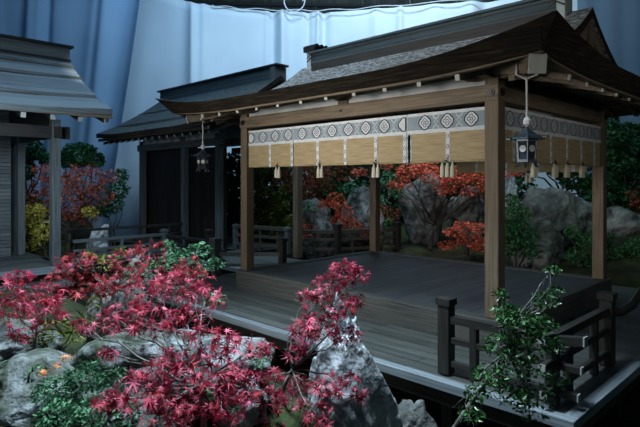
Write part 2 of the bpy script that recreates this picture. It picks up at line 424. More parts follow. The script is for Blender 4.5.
def rock(name, c, s, seed, mat, label, subdiv=5, rz=0.0, amp=.28, prof=None, group=None, sink=0.0):
    import bmesh
    bm = bmesh.new()
    bmesh.ops.create_icosphere(bm, subdivisions=subdiv, radius=1)
    o3 = Vector((seed * 3.7, seed * 1.3, seed * 7.1))
    rng = random.Random(seed)
    planes = []
    for _ in range(9):
        n = Vector((rng.gauss(0, 1), rng.gauss(0, 1), rng.gauss(0, .8))).normalized()
        planes.append((n, rng.uniform(.62, .85)))
    for v in bm.verts:
        p = v.co.copy()
        for n, dd in planes:
            e = p.dot(n) - dd
            if e > 0: p -= n * e * .85
        q = p * 1.1 + o3
        k = noise.fractal(q, 0.9, 2.1, 6) * amp
        k -= abs(noise.noise(q * 2.2)) * amp * .5 + abs(noise.noise(q * 5.5)) * amp * .22
        p = p * (1 + k)
        if prof: p = prof(p)
        v.co = Vector((p.x * s[0], p.y * s[1], p.z * s[2]))
    me = bpy.data.meshes.new(name); bm.to_mesh(me); bm.free()
    me.materials.append(M[mat])
    me.polygons.foreach_set('use_smooth', [True] * len(me.polygons))
    o = bpy.data.objects.new(name, me); COL.objects.link(o)
    o.location = c; o.rotation_euler = (0, 0, rz)
    return tag(o, label, 'rock', group)

# ------------------------------------------------------------------ ground, hall
def build_setting():
    mb = MB()
    def fn(u, v):
        x = -32 + 40 * u; y = -6 + 38 * v
        return (x, y, ground_z(x, y))
    mb.grid(fn, 220, 210)
    tag(mb.build('floor', M['ground'], smooth=True), kind='structure')
    # hall wall behind the curtains and ceiling above
    mb = MB().box(-17.5, 17.5, -.1, .1, -1.5, 17)
    w = mb.build('wall_back', M['hall']); tag(w, kind='structure')
    w.location = cw(0, 29.5, 0); w.rotation_euler = (0, 0, math.radians(45))
    c = MB().box(-17.5, 17.5, -28.5, .1, 17, 17.2).build('ceiling', M['ceil']); tag(c, kind='structure')
    c.location = cw(0, 29.5, 0); c.rotation_euler = (0, 0, math.radians(45))
build_setting()

def spline(pts, t):
    n = len(pts) - 1
    f = t * n; i = min(int(f), n - 1); f -= i
    p0 = pts[max(i - 1, 0)]; p1 = pts[i]; p2 = pts[i + 1]; p3 = pts[min(i + 2, n)]
    return [0.5 * ((2 * b) + (-a + c) * f + (2 * a - 5 * b + 4 * c - d) * f * f + (-a + 3 * b - 3 * c + d) * f ** 3) for a, b, c, d in zip(p0, p1, p2, p3)]

def curtain(name, plan, z0, z1, mat, label, folds, depth, seed, ztop=None, lean=None, nu=420, nv=26, fw=.010):
    rng = random.Random(seed)
    fl = [(rng.uniform(0, 1), rng.uniform(.4, 1.2), rng.uniform(.5, 1.6) * fw, rng.choice((-1, 1, 1))) for _ in range(folds)]
    def fn(u, v):
        r, d = spline(plan, u)
        zt = z1 if ztop is None else ztop(u)
        z = z0 + (zt - z0) * v
        off = 0
        for c, a, w, sg in fl:
            ww = w * (1 + .9 * (1 - v))
            off += sg * a * math.exp(-((u - c - .006 * (1 - v) * math.sin(c * 40)) / ww) ** 2)
        off = -off * depth * (.6 + .4 * (1 - v)) + .03 * math.sin(u * 41 + v * 2) 
        if lean: r = r + lean(u, v)
        p = cw(r, d + off, z)
        return p
    mb = MB(); mb.grid(fn, nu, nv)
    o = mb.build(name, M[mat], smooth=True)
    s = o.modifiers.new('thick', 'SOLIDIFY'); s.thickness = .02
    return tag(o, label, 'curtain')
# centre sheet, a curved cyclorama
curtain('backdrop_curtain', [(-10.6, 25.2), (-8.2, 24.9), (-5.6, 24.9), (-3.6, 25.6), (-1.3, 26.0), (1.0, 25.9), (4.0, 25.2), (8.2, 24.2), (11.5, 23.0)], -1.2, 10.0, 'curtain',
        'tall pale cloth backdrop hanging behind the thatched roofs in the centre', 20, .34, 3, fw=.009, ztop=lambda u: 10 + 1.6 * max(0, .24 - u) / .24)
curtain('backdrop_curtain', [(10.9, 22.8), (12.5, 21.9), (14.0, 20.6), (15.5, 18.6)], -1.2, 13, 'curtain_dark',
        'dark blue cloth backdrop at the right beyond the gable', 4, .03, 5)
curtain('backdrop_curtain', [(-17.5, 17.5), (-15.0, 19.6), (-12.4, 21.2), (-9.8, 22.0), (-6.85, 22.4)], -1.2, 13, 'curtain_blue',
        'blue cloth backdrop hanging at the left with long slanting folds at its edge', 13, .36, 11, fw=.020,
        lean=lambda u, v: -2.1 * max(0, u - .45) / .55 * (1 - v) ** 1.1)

# cable along the curtain top and coil
mb = MB()
pts = []
for i in range(60):
    r, d = spline([(-5.0, 25.0), (-3.6, 25.5), (-1.3, 25.75), (1.0, 25.65), (4.0, 24.9), (8.2, 23.9)], i / 59)
    pts.append(cw(r, d - .1, 9.98 - .04 * math.sin(i * .7)))
mb.tube(pts, .022, 5)
tag(mb.build('curtain_rope', M['rope']), 'thin rope strung along the top edge of the pale backdrop', 'rope')
mb = MB()
c0 = at(294, 1, 25.4); pts = []
for i in range(40):
    a = i / 39 * math.pi * 2.3
    p = Vector(c0) + (cw(1, 0) * math.cos(a) * (.42 + .01 * i / 4) + Vector((0, 0, 1)) * math.sin(a) * .5)
    pts.append(p)
mb.tube(pts, .03, 6)
tag(mb.build('cable_coil', M['rope']), 'pale coiled cable hanging at the top edge above the backdrop', 'cable')
mb = MB()
for i in range(3):
    mb.tube([cw(-7, 27.5, 10.9 + i * .9), cw(9, 27.5, 10.7 + i * .9)], .09, 8)
for i in range(6):
    mb.tube([cw(-5 + i * 2.4, 27.5, 10.5), cw(-5 + i * 2.4, 27.5, 16.95)], .05, 6)
tag(mb.build('pipe_rig', M['black']), 'dark steel pipe rig above the pale backdrop', 'rig')

# ------------------------------------------------------------------ pavilion
XL, XR, YF, YB = -9.05, -3.52, 6.90, 11.10
PW = .205
YM = (YF + YB) / 2
XM = (XL + XR) / 2
O = 1.37
def pavilion():
    R_ = empty('stage_pavilion', (XM, YM, 0), 0, 'open four-posted timber stage pavilion with thick bark-thatched roof', 'pavilion')
    ox, oy = XM, YM
    hx, hy = (XR - XL) / 2, (YB - YF) / 2
    # stage floor + sills
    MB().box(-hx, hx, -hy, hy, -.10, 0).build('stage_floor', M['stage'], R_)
    s = .17
    for (x0, x1, y0, y1, ax) in ((-hx - s, hx + s, -hy - s, -hy + .05, 'x'), (-hx - s, hx + s, hy - .05, hy + s, 'x'), (-hx - s, -hx + .05, -hy + .05, hy - .05, 'y'), (hx - .05, hx + s, -hy + .05, hy - .05, 'y')):
        MB().box(x0, x1, y0, y1, -.40, .02).build('sill_beam', M['sill_' + ax], R_, bevel=.012)
    # posts
    for sx in (-1, 1):
        for sy in (-1, 1):
            p = MB().box(sx * hx - PW / 2, sx * hx + PW / 2, sy * hy - PW / 2, sy * hy + PW / 2, .02, 3.36).build('post', M['wood_z'], R_, bevel=.015)
            # nail covers on the beam level
            for (nx, ny) in ((0, -1), (1, 0)):
                m = MB(); c = Vector((sx * hx + nx * PW / 2, sy * hy + ny * (PW / 2 + .006), 3.09))
                t = Vector((-ny, nx, 0)); n_ = Vector((nx, ny, 0))
                for rr, dd in ((.062, .02), (.035, .035)):
                    vs = []
                    for off in (0, dd):
                        for k in range(6):
                            a = k * math.pi / 3
                            vs.append(c + n_ * off + t * rr * math.cos(a) + Vector((0, 0, 1)) * rr * math.sin(a))
                    m.add(vs, [tuple(range(6, 12)), tuple(range(5, -1, -1))] + [(k, (k + 1) % 6, 6 + (k + 1) % 6, 6 + k) for k in range(6)])
                m.build('nail_cover', M['black'], p)
    # head beams, purlins, plaster
    for sy in (-1, 1):
        MB().box(-hx - PW / 2 - .004, hx + PW / 2 + .004, sy * hy - .114, sy * hy + .08, 2.97, 3.20).build('tie_beam', M['wood_x'], R_, bevel=.012)
        MB().box(-hx - .3, hx + .3, sy * hy - .09, sy * hy + .09, 3.38, 3.48).build('purlin', M['wood_x'], R_, bevel=.012)
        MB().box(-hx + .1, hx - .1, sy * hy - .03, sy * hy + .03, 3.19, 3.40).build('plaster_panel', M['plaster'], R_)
    for sx in (-1, 1):
        MB().box(sx * hx - .075, sx * hx + .075, -hy + PW / 2, hy - PW / 2, 2.975, 3.195).build('tie_beam', M['wood_y'], R_, bevel=.012)
        MB().box(sx * hx - .085, sx * hx + .085, -hy - .3, hy + .3, 3.385, 3.475).build('purlin', M['wood_y'], R_, bevel=.012)
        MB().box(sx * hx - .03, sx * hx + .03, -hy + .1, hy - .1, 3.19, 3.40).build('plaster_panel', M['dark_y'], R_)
    # boat brackets over posts, struts mid span
    def boat(cx, cy, dx, dy, half, name='bracket'):
        m = MB(); prof = [(-half, .12), (-half, .06), (-half * .8, .015), (-half * .5, 0), (half * .5, 0), (half * .8, .015), (half, .06), (half, .12)]
        vs = []
        for w in (-.07, .07):
            for a, z in prof:
                vs.append((cx + dx * a - dy * w, cy + dy * a + dx * w, 3.27 + z))
        n = len(prof)
        fs = [tuple(range(n)), tuple(range(2 * n - 1, n - 1, -1))] + [(k, n + k, n + (k + 1) % n, (k + 1) % n) for k in range(n)]
        m.add(vs, fs); return m.build(name, M['wood_x' if dx else 'wood_y'], R_)
    for sx in (-1, 1):
        for sy in (-1, 1):
            boat(sx * hx, sy * hy, 1, 0, .48); boat(sx * hx, sy * hy, 0, 1, .48)
    for sy in (-1, 1):
        st = MB().box(-.11, .11, sy * hy - .07, sy * hy + .07, 3.2, 3.30).build('strut', M['wood_z'], R_)
        boat(0, sy * hy, 1, 0, .22)
        m = MB(); m.lathe((0, 0, 0), [(.06, 0), (.06, .02), (.035, .02), (.03, .04)], 6)
        for v in range(len(m.v)):
            x, y, z = m.v[v]; m.v[v] = (x, sy * (hy + .08 + z), 3.09 + y)
        m.build('nail_cover', M['black'], st)
    # rafters
    def rafter(a, b):
        r = MB().bar(a, b, .058, .075).build('rafter', M['wood_y'], R_)
        a = Vector(a); b = Vector(b); t = (a - b).normalized()
        MB().bar(a + t * .012, a - t * .002, .061, .078).build('painted_end', M['paint'], r)
    zt, zi = 3.165, 3.42
    for k in range(11):
        x = -3.50 - .567 * k - XM
        for sy in (-1, 1):
            rafter((x, sy * (hy + 1.0), zt), (x, sy * (hy - .45), zi + .1))
    for k in range(8):
        y = -hy - .05 + (2 * hy + .1) * k / 7
        for sx in (-1, 1):
            rafter((sx * (hx + 1.0), y, zt), (sx * (hx - .45), y, zi + .1))
    # hip rafters with painted ends
    for sx in (-1, 1):
        for sy in (-1, 1):
            oo = 1.02 if sx > 0 else .88
            a = Vector((sx * (hx + oo), sy * (hy + oo), 3.20)); b = Vector((sx * (hx - .5), sy * (hy - .5), 3.58))
            h = MB().bar(b, a, .17, .23, 0, .19, .25).build('hip_rafter', M['wood_x'], R_, bevel=.008)
            t = (a - b).normalized()
            MB().bar(a - t * .002, a + t * .015, .196, .256).build('painted_end', M['paint'], h)
    # roof surfaces
    EX, EY = hx + O, hy + O
    def f(v): return .15 * v + .018 * v ** 3
    def lift(x, y):
        a = max(0, 1 - (EX - abs(x)) / 2.5); b = max(0, 1 - (EY - abs(y)) / 2.2)
        return .22 * (a * a) * (b ** 2) * 1.0
    def ztop(x, y):
        return 3.34 + lift(x, y) * 1.25
    VG = .80
    tm = MB()
    def mk_slope(sgn):
        def row(j):
            return [0, .02, .15, .35, .6, .8, 1.1, 1.5, 1.9, 2.3, 2.6, 2.9, 3.2, EY][j]
        NV = 13
        def top(u, v):
            vv = row(round(v * NV)); ins = min(vv, VG)
            x = (-EX + ins) + 2 * (EX - ins) * u; y = -EY + vv
            return (x * sgn, y * sgn, ztop(x, y) + f(vv))
        def bot(u, v):
            vv = row(round(v * NV)); ins = min(vv, VG)
            x = (-EX + ins) + 2 * (EX - ins) * u; y = -EY + vv
            th = .15 + .65 * lift(x, y)
            if vv < .3:
                y2 = -EY + .26 + vv * .15; x2 = max(-EX + .26, min(EX - .26, x))
                return (x2 * sgn, y2 * sgn, ztop(x, y) + f(vv) - th)
            return (x * sgn, y * sgn, ztop(x, y) + f(vv) - th)
        return top, bot, NV
    def uvn(nu): return nu
    for sgn in (-1, 1):
        top, bot, NV = mk_slope(sgn)
        tm.slab(top, bot, 48, NV, 0, 1)
    GX = 1.15
    def side(sgn):
        rows = [0, .02, .15, .35, .6, .8, 1.0, GX]
        NV = 7
        def top(u, v):
            uu = rows[round(v * NV)]
            y = (-EY + uu) + 2 * (EY - uu) * u; x = EX - uu
            return (x * sgn, -y * sgn * -1, ztop(x, y) + f(uu) - .004)
        def bot(u, v):
            uu = rows[round(v * NV)]
            y = (-EY + uu) + 2 * (EY - uu) * u; x = EX - uu
            th = .15 + .65 * lift(x, y)
            if uu < .3:
                x2 = EX - .26 - uu * .15; y2 = max(-EY + .26, min(EY - .26, y))
                return (x2 * sgn, y2 * sgn, ztop(x, y) + f(uu) - th)
            return (x * sgn, y * sgn, ztop(x, y) + f(uu) - th - .004)
        return top, bot, NV
    for sgn in (-1, 1):
        top, bot, NV = side(sgn)
        tm.slab(top, bot, 36, NV, 0, 1)
    ro = tm.build('thatched_roof', [M['bark'], M['bark_edge']], R_)
    # eave board under the thatch (follows the curve)
    for (ax, sgn) in (('x', -1), ('x', 1), ('y', -1), ('y', 1)):
        def mkf(z0, z1, o0, o1):
            def fn(u, v):
                E = EX if ax == 'x' else EY
                a = (-E + .27) + 2 * (E - .27) * u
                oo = o0 + (o1 - o0) * v; 
                if ax == 'x': x, y = a, sgn * (EY - oo)
                else: x, y = sgn * (EX - oo), a
                lx = max(-EX, min(EX, x)); ly = max(-EY, min(EY, y))
                zz = 3.40 + lift(lx * 1.03, ly * 1.03) * .75
                return (x, y, zz + z0 + (z1 - z0) * v)
            return fn
        m = MB(); m.slab(mkf(-.175, -.175, .27, .40), mkf(-.235, -.225, .29, .40), 40, 1)
        m.build('eave_board', M['wood_' + ax], R_)
    # soffit and inner ceiling
    m = MB()
    def soff(o0, z0, o1, z1, mi=0):
        a = [(-hx - o0, -hy - o0, z0), (hx + o0, -hy - o0, z0), (hx + o0, hy + o0, z0), (-hx - o0, hy + o0, z0)]
        b = [(-hx - o1, -hy - o1, z1), (hx + o1, -hy - o1, z1), (hx + o1, hy + o1, z1), (-hx - o1, hy + o1, z1)]
        m.add(a + b, [(k, 4 + k, 4 + (k + 1) % 4, (k + 1) % 4) for k in range(4)], mi)
        return b
    soff(1.02, 3.225, -.45, 3.575)
    m.add([(-hx + .45, -hy + .45, 3.575), (hx - .45, -hy + .45, 3.575), (hx - .45, hy - .45, 3.575), (-hx + .45, hy - .45, 3.575)], [(0, 1, 2, 3)])
    m.build('soffit', M['soffit'], R_)
    # gables
    for sx in (-1, 1):
        gx = EX - 1.05
        pts = []
        N = 14
        for i in range(N + 1):
            vv = 1.0 + (EY - 1.0) * i / N
            pts.append((-EY + vv, 3.34 + f(vv) - .14))
        prof = pts + [(-y, z) for y, z in pts[::-1][1:]]
        m = MB(); vs = [(sx * gx, y, z) for y, z in prof] + [(sx * (gx - .08), y, z) for y, z in prof]
        n = len(prof)
        m.add(vs, [tuple(range(n)), tuple(range(2 * n - 1, n - 1, -1))] + [(k, n + k, n + (k + 1) % n, (k + 1) % n) for k in range(n)])
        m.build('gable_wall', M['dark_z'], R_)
        # bargeboards: two curved boards meeting at the apex
        for sy in (-1, 1):
            m = MB()
            vs = []
            for xo in (EX - VG - .03, EX - VG - .11):
                for i in range(N + 1):
                    vv = .82 + (EY - .82) * i / N
                    z = 3.34 + f(vv) - .19
                    y = (-EY + vv) * -sy
                    vs.append((sx * xo, y, z)); vs.append((sx * xo, y, z - (.16 + .05 * (i / N))))
            K = 2 * (N + 1); fs = []
            for i in range(N):
                a = 2 * i
                fs += [(a, a + 2, a + 3, a + 1), (K + a + 1, K + a + 3, K + a + 2, K + a), (a, K + a, K + a + 2, a + 2), (a + 1, a + 3, K + a + 3, K + a + 1)]
            fs += [(0, 1, K + 1, K), (2 * N, K + 2 * N, K + 2 * N + 1, 2 * N + 1)]
            m.add(vs, fs); m.build('bargeboard', M['wood_y'], R_)
        m = MB()   # gable pendant
        m.add([(sx * (EX - VG - .005), y, z) for y, z in ((-.12, 4.30), (.12, 4.30), (.16, 4.15), (.05, 4.02), (0, 3.96), (-.05, 4.02), (-.16, 4.15))] +
              [(sx * (EX - VG - .05), y, z) for y, z in ((-.12, 4.30), (.12, 4.30), (.16, 4.15), (.05, 4.02), (0, 3.96), (-.05, 4.02), (-.16, 4.15))],
              [tuple(range(7)), tuple(range(13, 6, -1))] + [(k, 7 + k, 7 + (k + 1) % 7, (k + 1) % 7) for k in range(7)])
        m.build('gable_pendant', M['wood_z'], R_)
    # ridge
    rx0, rx1 = -9.15 - XM, -3.45 - XM
    m = MB(); m.box(rx0 + .1, rx1 - .05, -.24, .24, 4.42, 4.62); m.build('ridge_base', M['dark_x'], R_)
    m = MB(); m.box(rx0, rx1, -.17, .17, 4.58, 4.86); m.box(rx0 - .02, rx1 + .02, -.24, .24, 4.86, 4.91)
    m.build('ridge_box', M['ridge'], R_, bevel=.012)
    for xx, s_ in ((rx0, -1), (rx1, 1)):
        m = MB()
        m.box(xx - .14, xx + .14, -.16, .16, 4.5, 4.93, 0)
        e = m.build('ridge_end_tile', M['ridge_end'], R_, bevel=.02)
        m = MB(); m.box(xx - .19, xx + .19, -.22, .22, 4.93, 5.02)
        for yy in (-.15, 0, .15): m.tube([(xx - .22, yy, 5.04), (xx + .22, yy, 5.04)], .05, 8)
        m.build('cap_tiles', M['black'], e)
        m = MB()
        for zz in (4.80, 4.72):
            for s2 in (-1, 1):
                m.bar((xx - .14 * s2 * 0 + s2 * .0, -.165, zz + .06), (xx + s2 * .13, -.165, zz - .02), .012, .025)
        m.build('chevron_mark', M['black'], e)
    return R_
pavilion()

# ------------------------------------------------------------------ blinds
BZ0, BZ1, BZB = 2.17, 2.91, 2.62
def blind(origin, width, rz, strips, meds, label, group, nrm_side=-1, tassels=(), z0=BZ0, z1=BZ1, zb=BZB):
    """local x runs along the blind, face towards local -y"""
    t = empty('bamboo_blind', (origin[0], origin[1], 0), rz, label, 'blind', group)
    MB().box(0, width, -.008, .008, z0 + .015, zb).build('reed_screen', M['reed'], t)
    m = MB(); m.tube([(0, -.0, z0), (width, -.0, z0)], .014, 8); m.build('bottom_rod', M['reed'], t)
    m = MB(); m.box(0, width, -.014, .014, zb - .02, z1, 1)
    y = -.0165
    h0, h1 = zb + .035, z1 - .045
    m.add([(0.01, y, h0), (width - .01, y, h0), (width - .01, y, h1), (0.01, y, h1)], [(0, 1, 2, 3)], 0)
    zc = (h0 + h1) / 2; y2 = -.019
    for mx in meds:
        # quatrefoil medallion
        N = 32; rim = []
        for k in range(N):
            a = 2 * math.pi * k / N
            rr = .098 * (1 + .16 * abs(math.cos(2 * a)) - .08)
            rim.append((mx + rr * math.cos(a), y2, zc + rr * math.sin(a)))
        rim = [(max(.012, min(width - .012, p[0])), p[1], p[2]) for p in rim]
        m.add(rim, [tuple(range(N))], 1)
        m.ribbon([(p[0], y2 - .002, p[2]) for p in rim], .017, (0, -1, 0), True, 2)
        if .1 < mx < width - .1:
            m.ribbon([(mx + .055 * math.cos(a) * (1 + .2 * math.cos(4 * a)), y2 - .002, zc + .055 * math.sin(a) * (1 + .2 * math.cos(4 * a))) for a in [2 * math.pi * k / 20 for k in range(20)]], .010, (0, -1, 0), True, 2)
            m.ribbon([(mx + .022 * math.cos(a), y2 - .002, zc + .022 * math.sin(a)) for a in [2 * math.pi * k / 10 for k in range(10)]], .010, (0, -1, 0), True, 2)
    allm = sorted(meds)
    for a, b in zip(allm[:-1], allm[1:]):
        c = (a + b) / 2
        for sg in (-1, 1):
            pts = [(c + .05 * math.cos(th) * 1.0, y2, zc + sg * (.105 - .055 * math.sin(th))) for th in [math.pi * k / 8 for k in range(9)]]
            m.ribbon(pts, .012, (0, -1, 0), False, 1)
        m.ribbon([(c - .035, y2, zc), (c, y2, zc + .035), (c + .035, y2, zc), (c, y2, zc - .035)], .010, (0, -1, 0), True, 1)
    m.build('patterned_valance', [M['band'], M['bandwhite'], M['ink']], t)
    for sx in strips:
        m = MB(); m.box(sx - .032, sx + .032, -.0155, -.008, z0 - .005, zb - .02, 0)
        for k in range(3):
            zz = z0 + .07 + k * .15
            m.ribbon([(sx + .018 * math.cos(a), -.0175, zz + .03 * math.sin(a)) for a in [2 * math.pi * j / 10 for j in range(10)]], .008, (0, -1, 0), True, 1)
        m.build('cloth_strip', [M['bandwhite'], M['ink']], t)
    for tx, n in tassels:
        for k in range(n):
            xx = tx + (k - (n - 1) / 2) * .085
            m = MB(); m.lathe((xx, -.02, z0 - .30), [(.034, .07), (.037, .075), (.035, .15), (.033, .225), (.016, .245), (.022, .26), (.012, .275), (.006, .31)], 10)
            m.build('tassel', M['tassel'], t, smooth=True)
        m = MB(); m.bar((tx - .05, -.03, z0 + .02), (tx + .03, -.04, z0 - .015), .015, .015); m.tube([(tx, -.03, z0 + .06), (tx, -.045, z0)], .007, 5)
        m.build('hook', M['black'], t)
    return t
fy = YF - .0
med_all = [-3.84 - .385 * k for k in range(14)]
str_all = [-4.22 - .67 * k for k in range(7)]
segs = [(-8.93, -7.56, 'bamboo blind with patterned valance beside the far left front post'),
        (-7.55, -4.95, 'wide middle bamboo blind with patterned valance across the pavilion front'),
        (-4.94, -3.63, 'bamboo blind with patterned valance beside the near front post')]
tas = {0: [(-8.0, 2)], 1: [(-6.83, 2), (-5.55, 2)], 2: [(-4.22, 3)]}
for i, (a, b, lb) in enumerate(segs):
    blind((a, YF - .045), b - a, 0, [s - a for s in str_all if a + .03 < s < b - .03] + ([b - a - .033, ] if i < 2 else []) + ([.033] if i == 2 else []),
          [s - a for s in med_all if a + .02 < s < b - .02], lb, 'front blinds of the pavilion', tassels=[(x - a, n) for x, n in tas[i]])
# right side blinds (facing +x): local x -> world y
ys = [(YF + .12, YF + 2.09, 'shaded bamboo blind on the right side behind the hanging lantern'), (YF + 2.10, YB - .12, 'shaded bamboo blind on the right side beside the far right post')]
for i, (a, b, lb) in enumerate(ys):
    w = b - a
    blind((XR + .045, a), w, math.pi / 2, [w * (k + .5) / 3 for k in range(3)], [.2 + .385 * k for k in range(5)], lb, 'side blinds of the pavilion',
          tassels=[(w * .5, 2)] + ([(w * .9, 2)] if i == 0 else [(w * .15, 2)]))
blind((-6.6, YB), 2.85, 0, [.5, 1.2, 1.9, 2.6], [.2 + .385 * k for k in range(7)], 'bamboo blind on the back of the pavilion seen from inside', None, z0=2.07, tassels=[(.8, 2), (1.7, 2)])

# ------------------------------------------------------------------ lanterns
def lantern(x, y, ztopcord, zt, label, side):
    t = empty('hanging_lantern', (x, y, 0), 0, label, 'lantern', 'lanterns hung at the roof corners')
    H = zt
    m = MB(); m.lathe((0, 0, 0), [(.205, H - .10), (.20, H - .085), (.12, H - .045), (.05, H + .01), (.02, H + .04), (.012, H + .07)], 6)
    for k in range(6):
        a = k * math.pi / 3
        m.tube([(.19 * math.cos(a), .19 * math.sin(a), H - .09), (.235 * math.cos(a), .235 * math.sin(a), H - .085), (.25 * math.cos(a), .25 * math.sin(a), H - .06)], [.012, .01, .006], 5)
    m.build('lantern_roof', M['iron'], t)
    m = MB(); m.lathe((0, 0, 0), [(.095, H - .34), (.115, H - .10)], 6); body = m.build('glass_body', M['lglass'], t)
    m = MB()
    for k in range(6):
        a = k * math.pi / 3
        m.tube([(.10 * math.cos(a), .10 * math.sin(a), H - .35), (.12 * math.cos(a), .12 * math.sin(a), H - .09)], .010, 5)
        m.tube([(.10 * math.cos(a), .10 * math.sin(a), H - .35), (.125 * math.cos(a), .125 * math.sin(a), H - .41), (.15 * math.cos(a), .15 * math.sin(a), H - .42)], [.014, .012, .008], 5)
    m.lathe((0, 0, 0), [(.125, H - .365), (.125, H - .335)], 6)
    m.lathe((0, 0, 0), [(.13, H - .125), (.13, H - .10)], 6)
    m.build('frame', M['iron'], t)
    for k in range(6):
        a = k * math.pi / 3 + math.pi / 6
        c = Vector((.098 * math.cos(a), .098 * math.sin(a), H - .21)); tg = Vector((-math.sin(a), math.cos(a), 0)); n_ = Vector((math.cos(a), math.sin(a), .06)).normalized()
        vs = [c + n_ * .004 + tg * .040 * math.cos(q) + Vector((0, 0, 1)) * .040 * math.sin(q) for q in [2 * math.pi * j / 16 for j in range(16)]]
        mc = MB(); mc.add(vs, [tuple(range(16))]); mc.build('round_crest', M['white'], body)
    m = MB()
    m.tube([(0, 0, H + .06), (0.004, 0, (H + ztopcord) / 2), (0, 0, ztopcord - .02)], .013, 8)
    m.lathe((0.01, -.005, H + .045), [(.012, 0), (.045, .03), (.05, .07), (.03, .10), (.012, .12)], 8)
    # loop round the rafter
    dx, dy = (1 / S2) * side, 1 / S2
    zz = ztopcord
    m.tube([(0, 0, zz - .02), (-dx * .06, dy * .0 - .08 * 0 , zz + .02)], .013, 6)
    px_, py_ = -(1 / S2), -(1 / S2) * side
    p = Vector((px_, py_ if side > 0 else -py_ * -1, 0))
    perp = Vector((1, side, 0)).normalized()
    b = .118
    loop = [perp * -b + Vector((0, 0, zz + .02)), perp * -b + Vector((0, 0, zz + .30)), perp * b + Vector((0, 0, zz + .30)), perp * b + Vector((0, 0, zz + .02)), Vector((0, 0, zz - .03))]
    m.tube([Vector((0, 0, zz - .03))] + loop, .016, 6)
    m.build('cord', M['rope'], t, smooth=False)
gl, nt, b = newmat('lantern_glass')
b.inputs['Base Color'].default_value = (.035, .05, .07, 1); b.inputs['Roughness'].default_value = .75; b.inputs['Specular IOR Level'].default_value = .1
M['lglass'] = gl
o_ = .80
lantern(XR + o_, YF - o_, 3.10, 2.47, 'iron lantern hung on a white cord from the near right roof corner', 1)
o_ = .66
lantern(XL - o_, YF - o_, 3.11, 2.49, 'iron lantern hung on a white cord from the far left roof corner', -1)

# ------------------------------------------------------------------ veranda decks
DZ = -.36
def deck(name, rects, label, edges, posts):
    t = empty(name, (0, 0, DZ), 0, label, 'veranda')
    for (x0, x1, y0, y1, mm) in rects:
        MB().box(x0, x1, y0, y1, -.06, 0).build('floorboards', M[mm], t)
    for (x0, x1, y0, y1, ax) in edges:
        MB().box(x0, x1, y0, y1, -.09, .012).build('edge_board', M['edge_' + ax], t, bevel=.006)
        cx0, cx1, cy0, cy1 = (x0, x1, y0 + .06, y0 + .14) if ax == 'x' else (x1 - .14, x1 - .06, y0, y1)
        MB().box(cx0, cx1, cy0, cy1, -.26, -.09).build('side_beam', M['dark_' + ax], t)
    for (x, y) in posts:
        gz = ground_z(x, y) - DZ - .08
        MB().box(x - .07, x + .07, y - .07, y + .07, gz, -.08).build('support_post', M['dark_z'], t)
    return t
for ax in 'xy':
    M['edge_' + ax] = mat_wood('pale_edge_board_' + ax, (0.12, 0.15, 0.18), (0.34, 0.40, 0.45), ax, 0.55)
EY0, EX1 = 5.20, -1.87
XW = -10.85
YN = 12.75
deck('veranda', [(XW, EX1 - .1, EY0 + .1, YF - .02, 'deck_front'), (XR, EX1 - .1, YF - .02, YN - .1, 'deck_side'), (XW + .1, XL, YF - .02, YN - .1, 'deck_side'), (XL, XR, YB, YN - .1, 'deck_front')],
     'grey plank veranda surrounding the thatched stage pavilion',
     [(XW, EX1, EY0, EY0 + .13, 'x'), (EX1 - .13, EX1, EY0 + .13, YN, 'y')],
     [(x, EY0 + .32) for x in (-3.38, -4.9, -6.5, -8.1, -9.7, -10.6, -2.1)] + [(EX1 - .25, y) for y in (7.2, 9, 10.8, 12.4)] + [(-10.6, 8.9), (-10.6, 12.4), (-8, 12.4), (-5, 12.4)])
# dark crawl space boards behind the supports
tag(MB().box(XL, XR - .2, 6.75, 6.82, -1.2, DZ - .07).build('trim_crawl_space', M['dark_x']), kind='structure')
deck('connecting_deck', [(-16.8, XW - .01, 8.4, 10.4, 'deck_side'), (-16.8, -15.0, 5.3, 8.4, 'deck_front')],
     'plank walkway joining the stage veranda to the dark left buildings',
     [(-15.0, XW - .01, 8.2, 8.4, 'x'), (-15.2, -15.0, 5.3, 8.2, 'y')], [(-14, 8.5), (-12.4, 8.5), (-15.2, 7.0)])

